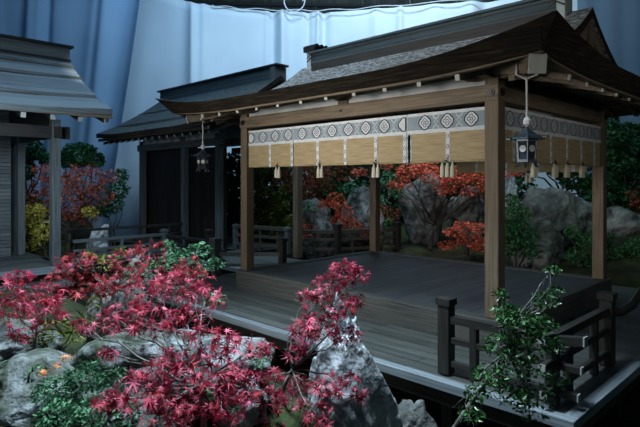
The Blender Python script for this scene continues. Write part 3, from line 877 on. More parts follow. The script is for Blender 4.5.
# ------------------------------------------------------------------ railings
def newel(t, x, y, top, z0=0, w=.15, mat='dark_z'):
    n = MB().box(x - w / 2, x + w / 2, y - w / 2, y + w / 2, z0, top).build('newel_post', M[mat], t, bevel=.012)
    m = MB(); c = w / 2 + .015
    m.box(x - c, x + c, y - c, y + c, top, top + .075)
    m.add([(x - c, y - c, top + .075), (x + c, y - c, top + .075), (x + c, y + c, top + .075), (x - c, y + c, top + .075), (x, y, top + .10)], [(0, 1, 4), (1, 2, 4), (2, 3, 4), (3, 0, 4)])
    m.build('newel_cap', M[mat], n)
def rails(t, a, b, zs, sec=(.075, .075), ext=(0, 0), mats='dark', white=(0, 0), balusters=0, flare=0):
    a = Vector((a[0], a[1], 0)); b = Vector((b[0], b[1], 0)); d = (b - a).normalized()
    ax = 'x' if abs(d.x) > abs(d.y) else 'y'
    for i, z in enumerate(zs):
        zz = Vector((0, 0, z)); s = sec[0] * (1.15 if i == 0 else .9); off = .015 * (1 if ax == 'x' else -1)
        p, q = a - d * ext[0] * (1 - .1 * i) + zz, b + d * ext[1] * (1 - .1 * i) + zz
        if flare and ext[1] and i == 0:
            m = MB(); c = b + zz
            m.bar(p, c, s, s); m.bar(c - d * .03, q + Vector((0, 0, flare)), s * .96, s)
            r = m.build('rail', M[mats + '_' + ax], t)
            q = q + Vector((0, 0, flare))
        else:
            r = MB().bar(p, q, s, s).build('rail', M[mats + '_' + ax], t, bevel=.006)
        if white[0]: MB().bar(p + d * .002, p - d * .012, s * 1.03, s * 1.03).build('painted_end', M['paint'], r)
        if white[1]: MB().bar(q - d * .002, q + d * .012, s * 1.03, s * 1.03).build('painted_end', M['paint'], r)
    n = balusters
    for k in range(n):
        p = a.lerp(b, (k + .5) / n)
        lo = min(zs[-1], 0) if zs[-1] < .12 else zs[-1]
        MB().box(p.x - .04, p.x + .04, p.y - .04, p.y + .04, .0, zs[0] - .03).build('baluster', M[mats + '_z'], t)
RY, RX = 5.48, -2.17
t = empty('corner_railing', (0, 0, DZ + .012), 0, 'dark timber corner railing at the near right edge of the veranda', 'railing')
newel(t, -3.40, RY, .80)
newel(t, RX, 7.12, .80)
rails(t, (-3.33, RY), (RX, RY), (.64, .40, .13), ext=(0, .30), white=(0, 1), balusters=2, flare=.05)
rails(t, (RX, 7.05), (RX, RY), (.665, .425, .15), ext=(0, .30), white=(0, 1), balusters=2, flare=.05)
MB().box(RX - .05, RX + .05, RY - .05, RY + .05, .0, .62).build('corner_post', M['dark_z'], t)
m = MB(); pts = [(RX, 7.2, .62), (RX + .04, 7.5, .58), (RX + .06, 7.9, .60), (RX + .06, 8.4, .74), (RX + .06, 8.7, .90)]
m.tube(pts, [.05, .055, .055, .05, .045], 8); m.build('curved_rail', M['dark_y'], t, smooth=True)

t = empty('side_railing', (0, 0, DZ + .012), 0, 'weathered railing at the far right edge of the veranda before the rocks', 'railing')
newel(t, EX1 - .6, 11.9, .85, mat='grey_z'); newel(t, EX1 - .25, YN - .25, .8, mat='grey_z')
rails(t, (EX1 - .6, 11.98), (EX1 + 1.8, 11.98), (.62, .38, .13), mats='grey', balusters=3)
t = empty('side_railing', (0, 0, DZ + .012), 0, 'low dark railing left of the stage with a grey newel at the front corner', 'railing')
newel(t, -10.72, 7.25, .80, mat='grey_z', w=.19)
newel(t, -9.6, 8.35, .80, mat='dark_z')
rails(t, (-10.72, 7.25), (-9.6, 8.35), (.50, .24,), mats='grey', balusters=1)
t = empty('back_railing', (0, 0, DZ + .012), 0, 'dark railing behind the stage with two square newels before red shrubs', 'railing')
newel(t, -11.35, 12.1, .82, w=.2); newel(t, -10.5, 14.0, .82, w=.2)
rails(t, (-12.2, 11.0), (-11.35, 12.1), (.66, .42, .12), mats='dusk', balusters=1, sec=(.10, .10))
rails(t, (-11.35, 12.1), (-10.5, 14.0), (.66, .42, .12), mats='dusk', balusters=2, sec=(.10, .10))
t = empty('walkway_railing', (0, 0, DZ + .012), 0, 'railing along the back of the walkway before the yellow-green bush', 'railing')
newel(t, -14.4, 10.5, .72, mat='grey_z', w=.14); newel(t, -12.3, 10.9, .72, mat='grey_z', w=.14)
rails(t, (-14.4, 10.5), (-12.3, 10.9), (.74, .46, .16), mats='dusk', balusters=3, sec=(.10, .10))
t = empty('walkway_railing', (0, 0, DZ + .012), 0, 'long pale-topped railing running right from the left building', 'railing')
newel(t, -15.05, 8.3, .66, mat='grey_z', w=.16)
rails(t, (-15.05, 5.6), (-15.05, 8.3), (.58, .32, .10), mats='grey', balusters=3)
rails(t, (-16.7, 5.8), (-16.7, 9.9), (.72, .42, .12), mats='dark', balusters=4)
t = empty('walkway_railing', (0, 0, DZ + .012), 0, 'dark low railing before the shuttered middle building', 'railing')
newel(t, -12.7, 8.35, .80, mat='dark_z', w=.16)
rails(t, (-15.0, 8.35), (-12.7, 8.35), (.55, .30, .08), mats='dark', balusters=3)
rails(t, (-12.7, 8.35), (-10.85, 7.6), (.50, .26), mats='dark', balusters=1)

# ------------------------------------------------------------------ side buildings
def gable_roof(t, half, length, prof, th, mat, edge, steps=None, name='roof'):
    """ridge along local x, centred; prof: list of (distance from ridge, z); both slopes"""
    for s in (-1, 1):
        m = MB()
        n = len(prof) - 1
        def top(u, v):
            y, z = prof[round(v * n)]
            lift = .10 * max(0, abs(2 * u - 1) - .6) / .4 * (v)
            return ((-length / 2 + length * u) * 1, s * y, z + lift)
        def bot(u, v):
            p = top(u, v); return (p[0], p[1], p[2] - th)
        m.slab(top, bot, 16, n)
        for i, fc in enumerate(m.f):
            p = [Vector(m.v[k]) for k in fc]; q = (p[1] - p[0]).cross(p[2] - p[0])
            if q.length > 0 and abs(q.normalized().z) < .5: m.m[i] = 1
        m.build(name, [M[mat], M[edge]], t)

# left building: ridge along world y
t = empty('shrine_hall', (-17.0, 1.65, 0), math.pi / 2, 'grey stepped-roof timber hall at the left edge of the picture', 'building')
Ln = 9.0
prof = [(0, 5.52), (.42, 5.30), (.44, 5.22), (1.0, 4.86), (1.02, 4.77), (2.1, 4.17), (2.12, 4.08), (3.15, 3.66)]
gable_roof(t, 3.1, Ln, prof, .14, 'slate', 'grey_x', name='stepped_roof')
# course battens (shadow lines between steps)
m = MB()
for (y, z) in ((.43, 5.26), (1.01, 4.82), (2.11, 4.13)):
    for s in (-1, 1): m.bar((-Ln / 2 - .02, s * (y + .02), z + .0), (Ln / 2 + .02, s * (y + .02), z + .0), .10, .07)
m.build('course_batten', M['grey_x'], t)
m = MB(); m.box(-Ln / 2, Ln / 2, -.2, .2, 5.4, 5.86); m.build('ridge_box', M['grey_x'], t, bevel=.01)
m = MB(); m.box(-Ln / 2 - .06, Ln / 2 + .08, -.3, .3, 5.86, 5.93); m.box(-Ln / 2 - .02, Ln / 2 + .02, -.25, .25, 5.46, 5.52); m.build('ridge_cap', M['black'], t)
for s in (-1, 1):
    m = MB(); m.bar((-Ln / 2, s * 3.1, 3.57), (Ln / 2, s * 3.1, 3.57), .07, .12); m.build('eave_fascia', M['wood_x'], t)
for k in range(13):
    x = Ln / 2 - .12 - .66 * k
    r = MB().bar((x, -3.02, 3.45), (x, -1.2, 4.05), .10, .12).build('rafter', M['dark_y'], t)
    MB().bar((x, -3.02, 3.45), (x, -3.045, 3.442), .105, .125).build('painted_end', M['paint'], r)
# gable end + barge
m = MB()
for s in (-1, 1):
    m.bar((Ln / 2 - .1, s * .05, 5.30), (Ln / 2 - .1, s * 1.6, 4.30), .06, .22); m.bar((Ln / 2 - .1, s * 1.58, 4.31), (Ln / 2 - .1, s * 3.1, 3.50), .06, .20)
m.build('bargeboard', M['grey_y'], t)
gx = Ln / 2 - 1.0
m = MB(); m.add([(gx, -1.9, 3.3), (gx, 1.9, 3.3), (gx, 1.9, 3.95), (gx, 0, 5.15), (gx, -1.9, 3.95), (gx - .08, -1.9, 3.3), (gx - .08, 1.9, 3.3), (gx - .08, 1.9, 3.95), (gx - .08, 0, 5.15), (gx - .08, -1.9, 3.95)],
    [(0, 1, 2, 3, 4), (9, 8, 7, 6, 5)] + [(k, 5 + k, 5 + (k + 1) % 5, (k + 1) % 5) for k in range(5)])
m.build('gable_wall', M['dark_z'], t)
for (x, y, w) in ((gx, -1.9, .22), (gx, 1.0, .2), (gx - 3.0, -1.9, .2), (gx - 6.0, -1.9, .2), (gx, 1.9, .2)):
    MB().box(x - w / 2, x + w / 2, y - w / 2, y + w / 2, DZ, 3.5).build('post', M['grey_z'], t, bevel=.012)
MB().box(-Ln / 2 + .5, gx + .35, -1.99, -1.81, 3.0, 3.32).build('tie_beam', M['dark_x'], t)
MB().box(gx - .07, gx + .07, -2.2, 1.9, 3.02, 3.3).build('tie_beam', M['dark_y'], t)
MB().box(-Ln / 2 + .5, gx - .3, .9, 1.0, DZ, 3.2).build('louvre_wall', M['louvre'], t)
MB().box(-Ln / 2 + .5, gx + .3, -2.2, 2.0, DZ - .1, DZ).build('floorboards', M['deck_side'], t)
MB().box(-Ln / 2 + .5, gx + .32, -2.35, -2.2, DZ - .14, DZ + .015).build('edge_board', M['edge_x'], t)
MB().box(-Ln / 2 + .5, gx + .1, -2.9, -2.4, DZ - .42, DZ - .30).build('step', M['deck_side'], t)
MB().box(-Ln / 2 + .5, gx + .1, -2.93, -2.87, DZ - .42, DZ - .285).build('step_edge', M['edge_x'], t)
MB().box(-Ln / 2 + .5, gx + .2, -2.2, -2.1, -1.2, DZ - .1).build('base_wall', M['dark_x'], t)

# middle building
t = empty('rear_hall', (-16.7, 11.2, 0), 0, 'dark shuttered timber hall with a tiled ridge in the middle distance', 'building')
Ln = 7.5
prof = [(0, 5.22), (.5, 4.86), (1.0, 4.50), (1.6, 4.13), (2.2, 3.80), (2.75, 3.55)]
gable_roof(t, 2.7, Ln, prof, .16, 'thatch_dark', 'bark_edge', name='thatched_roof')
for yy, zz in ((-1.0, 4.50), (-2.0, 3.92)):
    MB().bar((-Ln / 2 - .01, yy, zz), (Ln / 2 + .01, yy, zz), .12, .07).build('course_batten', M['grey_x'], t)
MB().box(-Ln / 2 + .1, Ln / 2 - .05, -.17, .17, 5.08, 5.50).build('ridge_box', M['ridge'], t, bevel=.01)
MB().box(-Ln / 2, Ln / 2 + .08, -.26, .26, 5.50, 5.56).build('ridge_cap', M['black'], t)
e = MB().box(Ln / 2 - .25, Ln / 2 - .02, -.24, .24, 5.04, 5.48).build('ridge_end_tile', M['grey_z'], t)
for s in (-1, 1):
    m = MB(); m.bar((-Ln / 2 + .04, s * 2.66, 3.40), (Ln / 2 - .04, s * 2.66, 3.40), .06, .10); m.build('eave_fascia', M['wood_x'], t)
for k in range(16):
    x = -Ln / 2 + .25 + .47 * k
    r = MB().bar((x, -2.55, 3.28), (x, -1.0, 3.86), .07, .09).build('rafter', M['dark_y'], t)
    MB().bar((x, -2.55, 3.28), (x, -2.57, 3.272), .075, .095).build('painted_end', M['paint'], r)
for x in (-3.1, 0, 2.1):
    MB().box(x - .1, x + .1, -1.3, -1.1, DZ, 3.4).build('post', M['grey_z'], t, bevel=.01)
MB().box(-3.4, 2.5, -1.28, -1.12, 3.02, 3.26).build('tie_beam', M['grey_x'], t)
MB().box(-3.1, 2.1, -1.02, -.9, DZ, 3.0).build('shutter_wall', M['wallplank'], t)
MB().box(-3.0, 2.05, -1.24, -1.18, 3.26, 3.50).build('plaster_panel', M['plaster'], t)
MB().box(-3.1, -2.98, -1.02, 1.2, DZ, 3.6).build('side_wall', M['dark_y'], t)
MB().box(-3.4, 2.5, -1.5, 1.2, DZ - .12, DZ).build('floorboards', M['deck_side'], t)
MB().box(2.1, 5.1, -.72, -.60, 2.75, 2.95).build('link_beam', M['dark_x'], t)
MB().box(2.1, 5.3, -1.25, -1.12, 3.0, 3.2).build('link_beam', M['dark_x'], t)
MB().box(5.0, 5.2, -.62, -.42, DZ, 3.2).build('link_post', M['wood_z'], t)
# column of pale plaster left of the shutters
MB().box(-3.75, -3.3, -.9, -.3, DZ, 3.3).build('corner_pier', M['grey_z'], t)

# ------------------------------------------------------------------ rocks
def r_at(px, py, d): return at(px, py, d)
def spire(p):
    z = p.z
    k = 1.0 - .52 * sm(-.2, 1.0, z)
    q = Vector((p.x * k, p.y * k, z))
    # leans: peak over the left part
    q.x += -.16 * sm(0, 1, z) ; q.y += -.16 * sm(0, 1, z)
    return q
rock('rock', cw(.27, 4.45, -.20), (.52, .50, 1.22), 4, 'rock_pale', 'tall pale jagged rock standing in front of the veranda', 6, 0.4, .30, spire)
def fr(px, py, d, rx, ry, rz, seed, mat, lb, sub=5, rot=0, amp=.28):
    c = at(px, py, d)
    top = c.z + rz * .85; bot = ground_z(c.x, c.y) - .15
    if c.z - rz * .8 > bot:
        rz = (top - bot) / 1.7; c.z = (top + bot) / 2
    return rock('rock', c, (rx, ry, rz), seed, mat, lb, sub, rot, amp)
fr(150, 372, 3.9, .95, .62, .34, 11, 'rock_moss', 'broad pale boulder lying beneath the central red maple', rot=.9)
fr(22, 402, 3.5, .55, .45, .30, 12, 'rock_moss', 'pale rock in the bottom left corner behind green ferny leaves', rot=.5)
fr(8, 352, 4.3, .52, .42, .26, 13, 'rock_moss', 'mossy rock at the left edge below the pink leaves', rot=.2)
fr(108, 304, 4.9, .25, .22, .20, 14, 'rock_grey', 'small grey stone poking out above the broad boulder')
fr(128, 424, 3.2, .30, .3, .18, 15, 'rock_moss', 'low stone at the bottom edge below the broad boulder')
fr(240, 405, 3.7, .22, .2, .26, 16, 'rock_pale', 'pale stone half hidden under the maple twigs left of the tall rock')
fr(140, 275, 6.2, .30, .25, .16, 17, 'rock_grey', 'small stone behind the red leaves near the green shrub')
fr(335, 410, 4.0, .22, .2, .22, 18, 'rock_pale', 'pale stone at the foot of the tall jagged rock')
fr(415, 424, 4.9, .30, .3, .15, 19, 'rock_grey', 'low stone beside the veranda post at the bottom edge')
# far rocks
fr(552, 220, 15.5, .85, .9, 1.15, 31, 'rock_grey', 'large rounded grey rock seen beyond the right side of the stage', rot=.8)
fr(540, 255, 14.4, .80, .7, .85, 32, 'rock_grey', 'dark lower rock in front of the large rounded rock')
fr(580, 236, 15.9, 1.2, .9, .95, 33, 'rock_grey', 'sloping grey rock beside the far right post')
fr(616, 232, 15.8, .95, .8, .75, 34, 'rock_grey', 'grey boulder right of the far right post')
fr(505, 176, 18.0, .5, .4, .3, 35, 'rock_pale', 'small pale rock behind the near front post under red leaves')
fr(424, 208, 18.0, .85, .6, 1.0, 36, 'rock_grey', 'blue-grey upright rock between the maples behind the stage')
fr(466, 210, 17.6, .75, .6, .85, 37, 'rock_grey', 'dark broad rock right of the upright rock behind the stage')
fr(360, 206, 18.5, 1.0, .6, .7, 38, 'rock_grey', 'dark rock behind the back left post of the stage')
fr(318, 215, 18.8, .8, .6, .5, 39, 'rock_grey', 'low dark rock behind the back railing')
fr(100, 232, 17.5, .5, .4, .25, 40, 'rock_pale', 'pale stone behind the long left railing')

# ------------------------------------------------------------------ foreground plants
FG = 1.3
def cl(px, py, d, rp, n, flat=.6, rd=None):
    """cluster around a point seen at (px,py), radius in px at that depth"""
    r = rp / F * d
    return (at(px, py, d), (r, r, r * flat), int(n * FG))
def gz(v): return Vector((v.x, v.y, ground_z(v.x, v.y)))
# central maple
c = [cl(150, 292, 3.9, 24, 60), cl(178, 285, 4.0, 26, 60), cl(205, 300, 3.8, 22, 50), cl(120, 318, 3.5, 24, 62), cl(152, 322, 3.5, 26, 66), cl(188, 322, 3.5, 26, 60),
     cl(85, 325, 3.3, 12, 14), cl(110, 352, 3.3, 14, 14), cl(215, 342, 3.4, 26, 60), cl(245, 352, 3.4, 24, 50), cl(262, 348, 3.5, 14, 22), cl(170, 362, 3.1, 26, 50),
     cl(140, 388, 2.9, 30, 72), cl(110, 400, 2.9, 18, 30), cl(180, 395, 2.9, 26, 50), cl(215, 378, 3.0, 24, 48), cl(248, 385, 3.1, 24, 50), cl(270, 398, 3.2, 18, 30), cl(165, 412, 2.8, 24, 42), cl(222, 412, 2.9, 26, 46)]
b0 = gz(at(205, 380, 3.25))
plant('maple_tree', b0, c, MAPLE, .053, 'pink', 'large pink-red maple spreading across the foreground left of the tall rock', 'tree', 21, .022, upbias=.45, droop=.6, twigs=5, fork=at(200, 385, 3.2))
# upper left maple
c = [cl(75, 262, 4.6, 20, 60), cl(62, 278, 4.6, 18, 46), cl(95, 285, 4.5, 24, 70), cl(128, 262, 4.8, 22, 66), cl(150, 250, 5.0, 18, 44), cl(118, 280, 4.6, 22, 60), cl(160, 275, 4.6, 24, 60), cl(195, 280, 4.7, 22, 50), cl(188, 264, 4.9, 14, 26)]
plant('maple_tree', gz(at(115, 300, 4.7)), c, MAPLE, .056, 'red', 'dark red maple behind the small grey stone in the left foreground', 'tree', 22, .02, upbias=.4, droop=.5, twigs=4, fork=at(115, 290, 4.7))
# left edge maple
c = [cl(15, 282, 4.2, 20, 46), cl(40, 295, 4.1, 22, 56), cl(48, 312, 4.0, 20, 50), cl(12, 312, 4.1, 18, 40), cl(28, 330, 3.9, 18, 30), cl(5, 295, 4.2, 16, 30), cl(50, 300, 4.0, 10, 26)]
plant('maple_tree', gz(at(38, 345, 4.1)), c, MAPLE, .056, 'pink', 'small pink maple at the left edge above the mossy rock', 'tree', 23, .016, upbias=.4, droop=.6, twigs=4, fork=at(36, 335, 4.1))
# maple by tall rock
c = [cl(345, 268, 4.1, 16, 40), cl(358, 275, 4.1, 14, 34), cl(330, 282, 4.0, 18, 46), cl(310, 300, 3.9, 16, 34), cl(340, 305, 3.95, 20, 54), cl(318, 325, 3.8, 22, 62), cl(346, 335, 3.9, 16, 44), cl(305, 335, 3.8, 16, 32), cl(360, 300, 4.0, 10, 16),
     cl(330, 385, 3.5, 18, 40), cl(350, 380, 3.5, 12, 20), cl(296, 352, 3.7, 12, 20), cl(290, 400, 3.5, 16, 24), cl(318, 415, 3.3, 18, 28), cl(270, 375, 3.6, 12, 18), cl(358, 392, 3.6, 10, 10)]
plant('maple_tree', gz(at(285, 410, 3.9)), c, MAPLE, .053, 'pink', 'slender crimson maple climbing beside the tall jagged rock', 'tree', 24, .018, upbias=.4, droop=.7, twigs=5, fork=at(292, 370, 3.8))
# low dark red bush between
c = [cl(235, 372, 4.2, 26, 70), cl(268, 388, 4.1, 24, 60), cl(205, 360, 4.2, 26, 60), cl(300, 385, 4.1, 16, 40), cl(255, 418, 3.7, 30, 60), cl(180, 425, 3.3, 22, 30)]
plant('maple_shrub', gz(at(240, 395, 4.2)), c, MAPLE, .053, 'red', 'low dark crimson maple filling the gap under the bright leaves', 'shrub', 25, .015, upbias=.4, droop=.5, twigs=3)
# green foreground bushes
def ferny(name, pts, d, base, mat, label, seed, size=.03, n=230, shape=OVAL, cat='shrub'):
    c = [cl(px, py, dd if dd else d, rp, int(n * (rp / 20) ** 2), .7) for px, py, rp, dd in pts]
    return plant(name, base, c, shape, size, L_key(mat), label, cat, seed, .012, upbias=.35, droop=.1, twigs=4)
def L_key(k): return k
ferny('green_shrub', [(55, 392, 22, 3.2), (85, 378, 22, 3.3), (115, 380, 18, 3.3), (60, 418, 24, 3.0), (95, 412, 24, 3.0), (35, 375, 12, 3.4), (12, 368, 12, 3.5), (20, 385, 12, 3.4), (125, 415, 16, 3.0)], 3.2, gz(at(80, 420, 3.3)), 'teal', 'fresh green leafy bush in the bottom left foreground', 41, .016, 260)
ferny('green_shrub', [(178, 258, 16, 5.3), (160, 268, 16, 5.2), (195, 270, 16, 5.2), (135, 272, 14, 5.1), (200, 250, 12, 5.4), (215, 264, 10, 5.4), (215, 300, 12, 4.6), (168, 246, 8, 5.4)], 5.2, gz(at(175, 285, 5.3)), 'teal', 'green shrub behind the maples beside the low walkway railing', 42, .026, 200)
ferny('green_shrub', [(108, 262, 12, 5.4), (90, 258, 10, 5.4), (122, 252, 8, 5.4)], 5.4, gz(at(105, 275, 5.4)), 'olive', 'yellow-green shrub among the dark red maple leaves', 43, .026, 150)
ferny('green_shrub', [(55, 330, 16, 4.3), (75, 335, 14, 4.3), (40, 342, 12, 4.2), (85, 322, 12, 4.5), (98, 300, 10, 4.8)], 4.3, gz(at(60, 345, 4.4)), 'olive', 'grassy green plant between the left rocks', 44, .06, 60, FROND)
ferny('green_shrub', [(225, 372, 12, 3.6), (245, 366, 12, 3.7), (205, 395, 12, 3.4), (262, 362, 8, 3.7), (165, 335, 10, 3.9), (150, 400, 10, 3.3), (235, 412, 8, 3.4)], 3.6, gz(at(225, 395, 3.7)), 'teal', 'small green leaves peeping between the central maple branches', 45, .022, 130)
# orange leaf sprigs on the boulder
c = [cl(58, 336 + 30, 3.3, 4, 5), cl(46, 372, 3.3, 5, 6), cl(66, 358, 3.35, 4, 5)]
plant('maple_sprig', gz(at(60, 380, 3.3)), c, MAPLE, .034, 'goldred', 'tiny orange maple sprig growing over the pale boulder', 'plant', 46, .005, upbias=.6, twigs=1)

# right foreground green tree
c = [cl(515, 318, 3.7, 20, 110), cl(535, 345, 3.7, 20, 110), cl(512, 395, 3.6, 18, 90), cl(520, 330, 3.7, 22, 150), cl(500, 345, 3.7, 18, 110), cl(545, 300, 3.8, 14, 70), cl(552, 270, 3.9, 9, 30), cl(540, 325, 3.7, 18, 110), cl(505, 312, 3.8, 14, 70), cl(500, 295, 3.9, 10, 36),
     cl(520, 365, 3.6, 22, 130), cl(490, 375, 3.6, 18, 90), cl(535, 395, 3.6, 20, 110), cl(478, 392, 3.6, 14, 60), cl(555, 380, 3.7, 14, 60), cl(555, 345, 3.7, 12, 50), cl(470, 415, 3.5, 14, 60), cl(530, 412, 3.6, 16, 60), cl(556, 290, 3.85, 8, 24)]
tb = gz(at(385, 480, 3.75))
plant('green_tree', tb, c, OVAL, .021, 'gloss', 'slender green-leaved tree growing up in front of the corner railing', 'tree', 53, .020, upbias=.4, droop=.2, twigs=5, fork=at(508, 352, 3.7))

# ------------------------------------------------------------------ background plants
def bush(name, pts, d, mat, label, seed, size, dens=1.0, shape=OVAL4, cat='shrub', tr=.05, base=None, flat=.8, up=.35, twig='trunk', shp=None):
    c = [cl(px, py, dd if dd else d, rp, int(dens * (rp / F * d / size) ** 2 * 9 / FG), flat) for px, py, rp, dd in pts]
    mx = sum(p[0] for p in pts) / len(pts)
    b = base if base is not None else gz(at(mx, 230, d))
    return plant(name, b, c, shape, size, mat, label, cat, seed, tr, twig, up, .2, 1)
bush('maple_tree', [(60, 185, 18, 0), (85, 178, 20, 0), (40, 200, 14, 0), (100, 195, 14, 0), (70, 205, 20, 0), (112, 176, 8, 0), (45, 172, 12, 0), (85, 215, 14, 0), (30, 185, 8, 0)], 18.3, 'brick', 'brick-red maple seen behind the left building posts', 61, .085, .8, MAPLE5, 'tree', .08)
bush('evergreen_tree', [(78, 155, 16, 0), (95, 160, 10, 0), (65, 160, 10, 0), (88, 150, 8, 0)], 20.2, 'deep', 'dark rounded evergreen above the brick-red maple', 62, .09, 2.3, OVAL4, 'tree', .1)
bush('evergreen_tree', [(30, 150, 14, 0), (22, 170, 14, 0), (44, 158, 8, 0), (30, 205, 12, 0), (10, 150, 10, 0)], 20.0, 'deep', 'dark green tree between the two left posts', 63, .09, 2.3, OVAL4, 'tree', .1)
bush('evergreen_shrub', [(118, 190, 12, 0), (112, 205, 12, 0), (122, 175, 8, 0), (104, 210, 10, 0)], 19.6, 'green', 'dark green shrub right of the brick-red maple by the backdrop', 64, .08, 1)
bush('yellow_shrub', [(35, 212, 12, 0), (30, 225, 12, 0), (45, 232, 10, 0), (38, 240, 8, 0), (90, 212, 8, 0), (32, 245, 8, 0)], 17.7, 'yellow', 'bright yellow shrub lit between the left building posts', 65, .06, .9)
t = empty('bamboo_fence', gz(at(37, 236, 18.4)), math.radians(45), 'short pale bamboo fence among the bright yellow leaves between the left posts', 'fence')
for zz in (.62, .98): MB().bar((-.5, 0, zz), (.5, 0, zz), .05, .10).build('rail', M['bamboo'], t)
for k in range(4): m = MB(); m.tube([(-.42 + .28 * k, .04, -.1), (-.42 + .28 * k, .04, 1.1)], .035, 8); m.build('stake', M['bamboo'], t, smooth=True)
bush('olive_shrub', [(262, 195, 14, 0), (278, 205, 12, 0), (255, 180, 10, 0), (270, 212, 14, 0), (285, 190, 8, 0), (252, 208, 10, 0), (262, 172, 8, 0), (250, 225, 12, 0), (270, 228, 12, 0), (290, 222, 10, 0)], 21.0, 'olive', 'yellow-green bush right of the far left front post', 66, .07, .9)
bush('evergreen_tree', [(232, 190, 12, 0), (230, 165, 8, 0), (240, 210, 10, 0), (228, 205, 10, 0), (252, 165, 12, 0), (236, 228, 12, 0), (275, 168, 12, 0)], 22.3, 'deep', 'dark green tree between the walkway post and the far left front post', 67, .08, 2.3, OVAL4, 'tree', .1)
bush('maple_tree', [(292, 170, 12, 0), (312, 176, 16, 0), (282, 180, 10, 0), (330, 168, 12, 0), (308, 192, 14, 0), (345, 172, 12, 0), (296, 186, 12, 0), (325, 185, 12, 0)], 20.0, 'brick', 'dull red maple behind the link post left of centre', 68, .075, .8, MAPLE5, 'tree', .07)
bush('maple_shrub', [(336, 200, 10, 0), (344, 212, 10, 0), (325, 205, 8, 0), (340, 222, 10, 0), (352, 225, 10, 0), (310, 232, 10, 0), (300, 222, 6, 0)], 17.4, 'orange', 'orange-red shrub above the back railing newel', 69, .065, .8, MAPLE5)
bush('teal_shrub', [(350, 188, 8, 0), (388, 178, 10, 0), (395, 192, 8, 0), (305, 206, 8, 0), (380, 200, 8, 0), (386, 225, 8, 0)], 18.1, 'teal', 'bluish green shrub beside the back left stage post', 70, .075, .8)
bush('maple_tree', [(360, 172, 9, 0), (385, 166, 8, 0), (410, 172, 16, 0), (435, 178, 16, 0), (460, 174, 18, 0), (480, 184, 14, 0), (500, 174, 14, 0), (400, 184, 12, 0), (446, 190, 12, 0), (468, 192, 10, 0), (515, 172, 10, 0), (425, 168, 16, 0), (478, 172, 16, 0), (455, 182, 14, 0), (490, 192, 10, 0)], 16.6, 'scarlet', 'bright scarlet maple spreading behind the middle of the stage', 71, .07, .75, MAPLE5, 'tree', .06, base=gz(at(430, 230, 16.9)), flat=.5, up=.6)
bush('maple_shrub', [(455, 232, 12, 0), (470, 240, 14, 0), (448, 245, 10, 0), (478, 228, 12, 0), (488, 240, 8, 0), (462, 224, 8, 0), (482, 246, 12, 0)], 15.2, 'scarlet', 'low scarlet maple spreading just behind the stage edge', 72, .06, .8, MAPLE5, flat=.45, up=.6)
bush('maple_shrub', [(380, 208, 8, 0), (392, 214, 8, 0), (366, 232, 8, 0)], 17.0, 'brick', 'rusty leaves low behind the back left stage post', 73, .06, .8, MAPLE5)
bush('green_shrub', [(515, 215, 16, 0), (522, 235, 16, 0), (508, 248, 12, 0), (530, 250, 10, 0), (512, 200, 8, 0), (505, 230, 14, 0)], 13.6, 'green', 'leafy green bush right of the near front post before the rocks', 74, .05, 1)
bush('green_shrub', [(575, 255, 10, 0), (585, 240, 10, 0), (572, 232, 8, 0), (588, 262, 8, 0)], 13.6, 'green', 'green bush left of the far right post', 75, .05, 1)
bush('evergreen_tree', [(612, 140, 16, 0), (632, 150, 16, 0), (618, 165, 18, 0), (605, 180, 14, 0), (638, 175, 16, 0), (622, 195, 16, 0), (645, 130, 10, 0), (606, 155, 12, 0), (655, 160, 18, 0), (612, 125, 8, 0), (630, 130, 10, 0), (600, 200, 14, 0), (640, 195, 14, 0), (615, 210, 16, 0), (640, 215, 14, 0)], 19.0, 'deep', 'tall dark evergreen at the right edge beyond the far right post', 76, .10, 2.3, OVAL4, 'tree', .12)
bush('evergreen_tree', [(575, 178, 16, 0), (560, 165, 16, 0), (540, 160, 14, 0), (585, 160, 14, 0), (590, 190, 12, 0), (520, 160, 12, 0)], 19.5, 'deep', 'dark evergreen under the side blinds behind the large rock', 77, .10, 2.3, OVAL4, 'tree', .12)
bush('evergreen_tree', [(395, 165, 14, 0), (430, 160, 12, 0), (470, 205, 16, 0), (410, 205, 16, 0), (380, 215, 14, 0), (440, 218, 16, 0), (350, 200, 16, 0), (330, 190, 16, 0), (370, 165, 14, 0), (345, 165, 14, 0), (450, 165, 14, 0), (485, 165, 16, 0), (505, 190, 14, 0), (470, 185, 16, 0), (420, 180, 16, 0)], 20.3, 'deep', 'deep green tree in the gloom behind the scarlet maple', 78, .10, 2.3, OVAL4, 'tree', .12)
bush('green_shrub', [(600, 248, 10, 0), (612, 252, 10, 0), (635, 248, 12, 0), (630, 262, 10, 0), (606, 238, 8, 0)], 14.0, 'deep', 'low dark shrub beside the far right newel', 79, .05, 1)
bush('maple_shrub', [(636, 202, 8, 0), (644, 210, 8, 0), (632, 194, 5, 0)], 17.6, 'brick', 'dull red shrub at the right edge above the boulder', 80, .07, .7, MAPLE5)
bush('green_shrub', [(548, 262, 9, 0), (556, 270, 8, 0), (540, 268, 6, 0)], 11.9, 'green', 'low green plant just behind the back corner of the stage', 81, .04, 1, base=Vector((-2.9, 13.2, ground_z(-2.9, 13.2)))) if False else None

hp = [(px, py, 20, 0) for px in range(226, 330, 17) for py in (168, 190, 212)]
bush('tall_hedge', hp, 22.6, 'deep', 'dark tall hedge closing the garden behind the link post left of centre', 91, .13, 1.0, OVAL4, 'hedge', .1)
hp = [(px, py, 20, 0) for px in range(336, 520, 18) for py in (166, 186, 208)]
bush('tall_hedge', hp, 22.0, 'deep', 'dark tall hedge behind the scarlet maple and upright rocks', 92, .13, 1.0, OVAL4, 'hedge', .1)
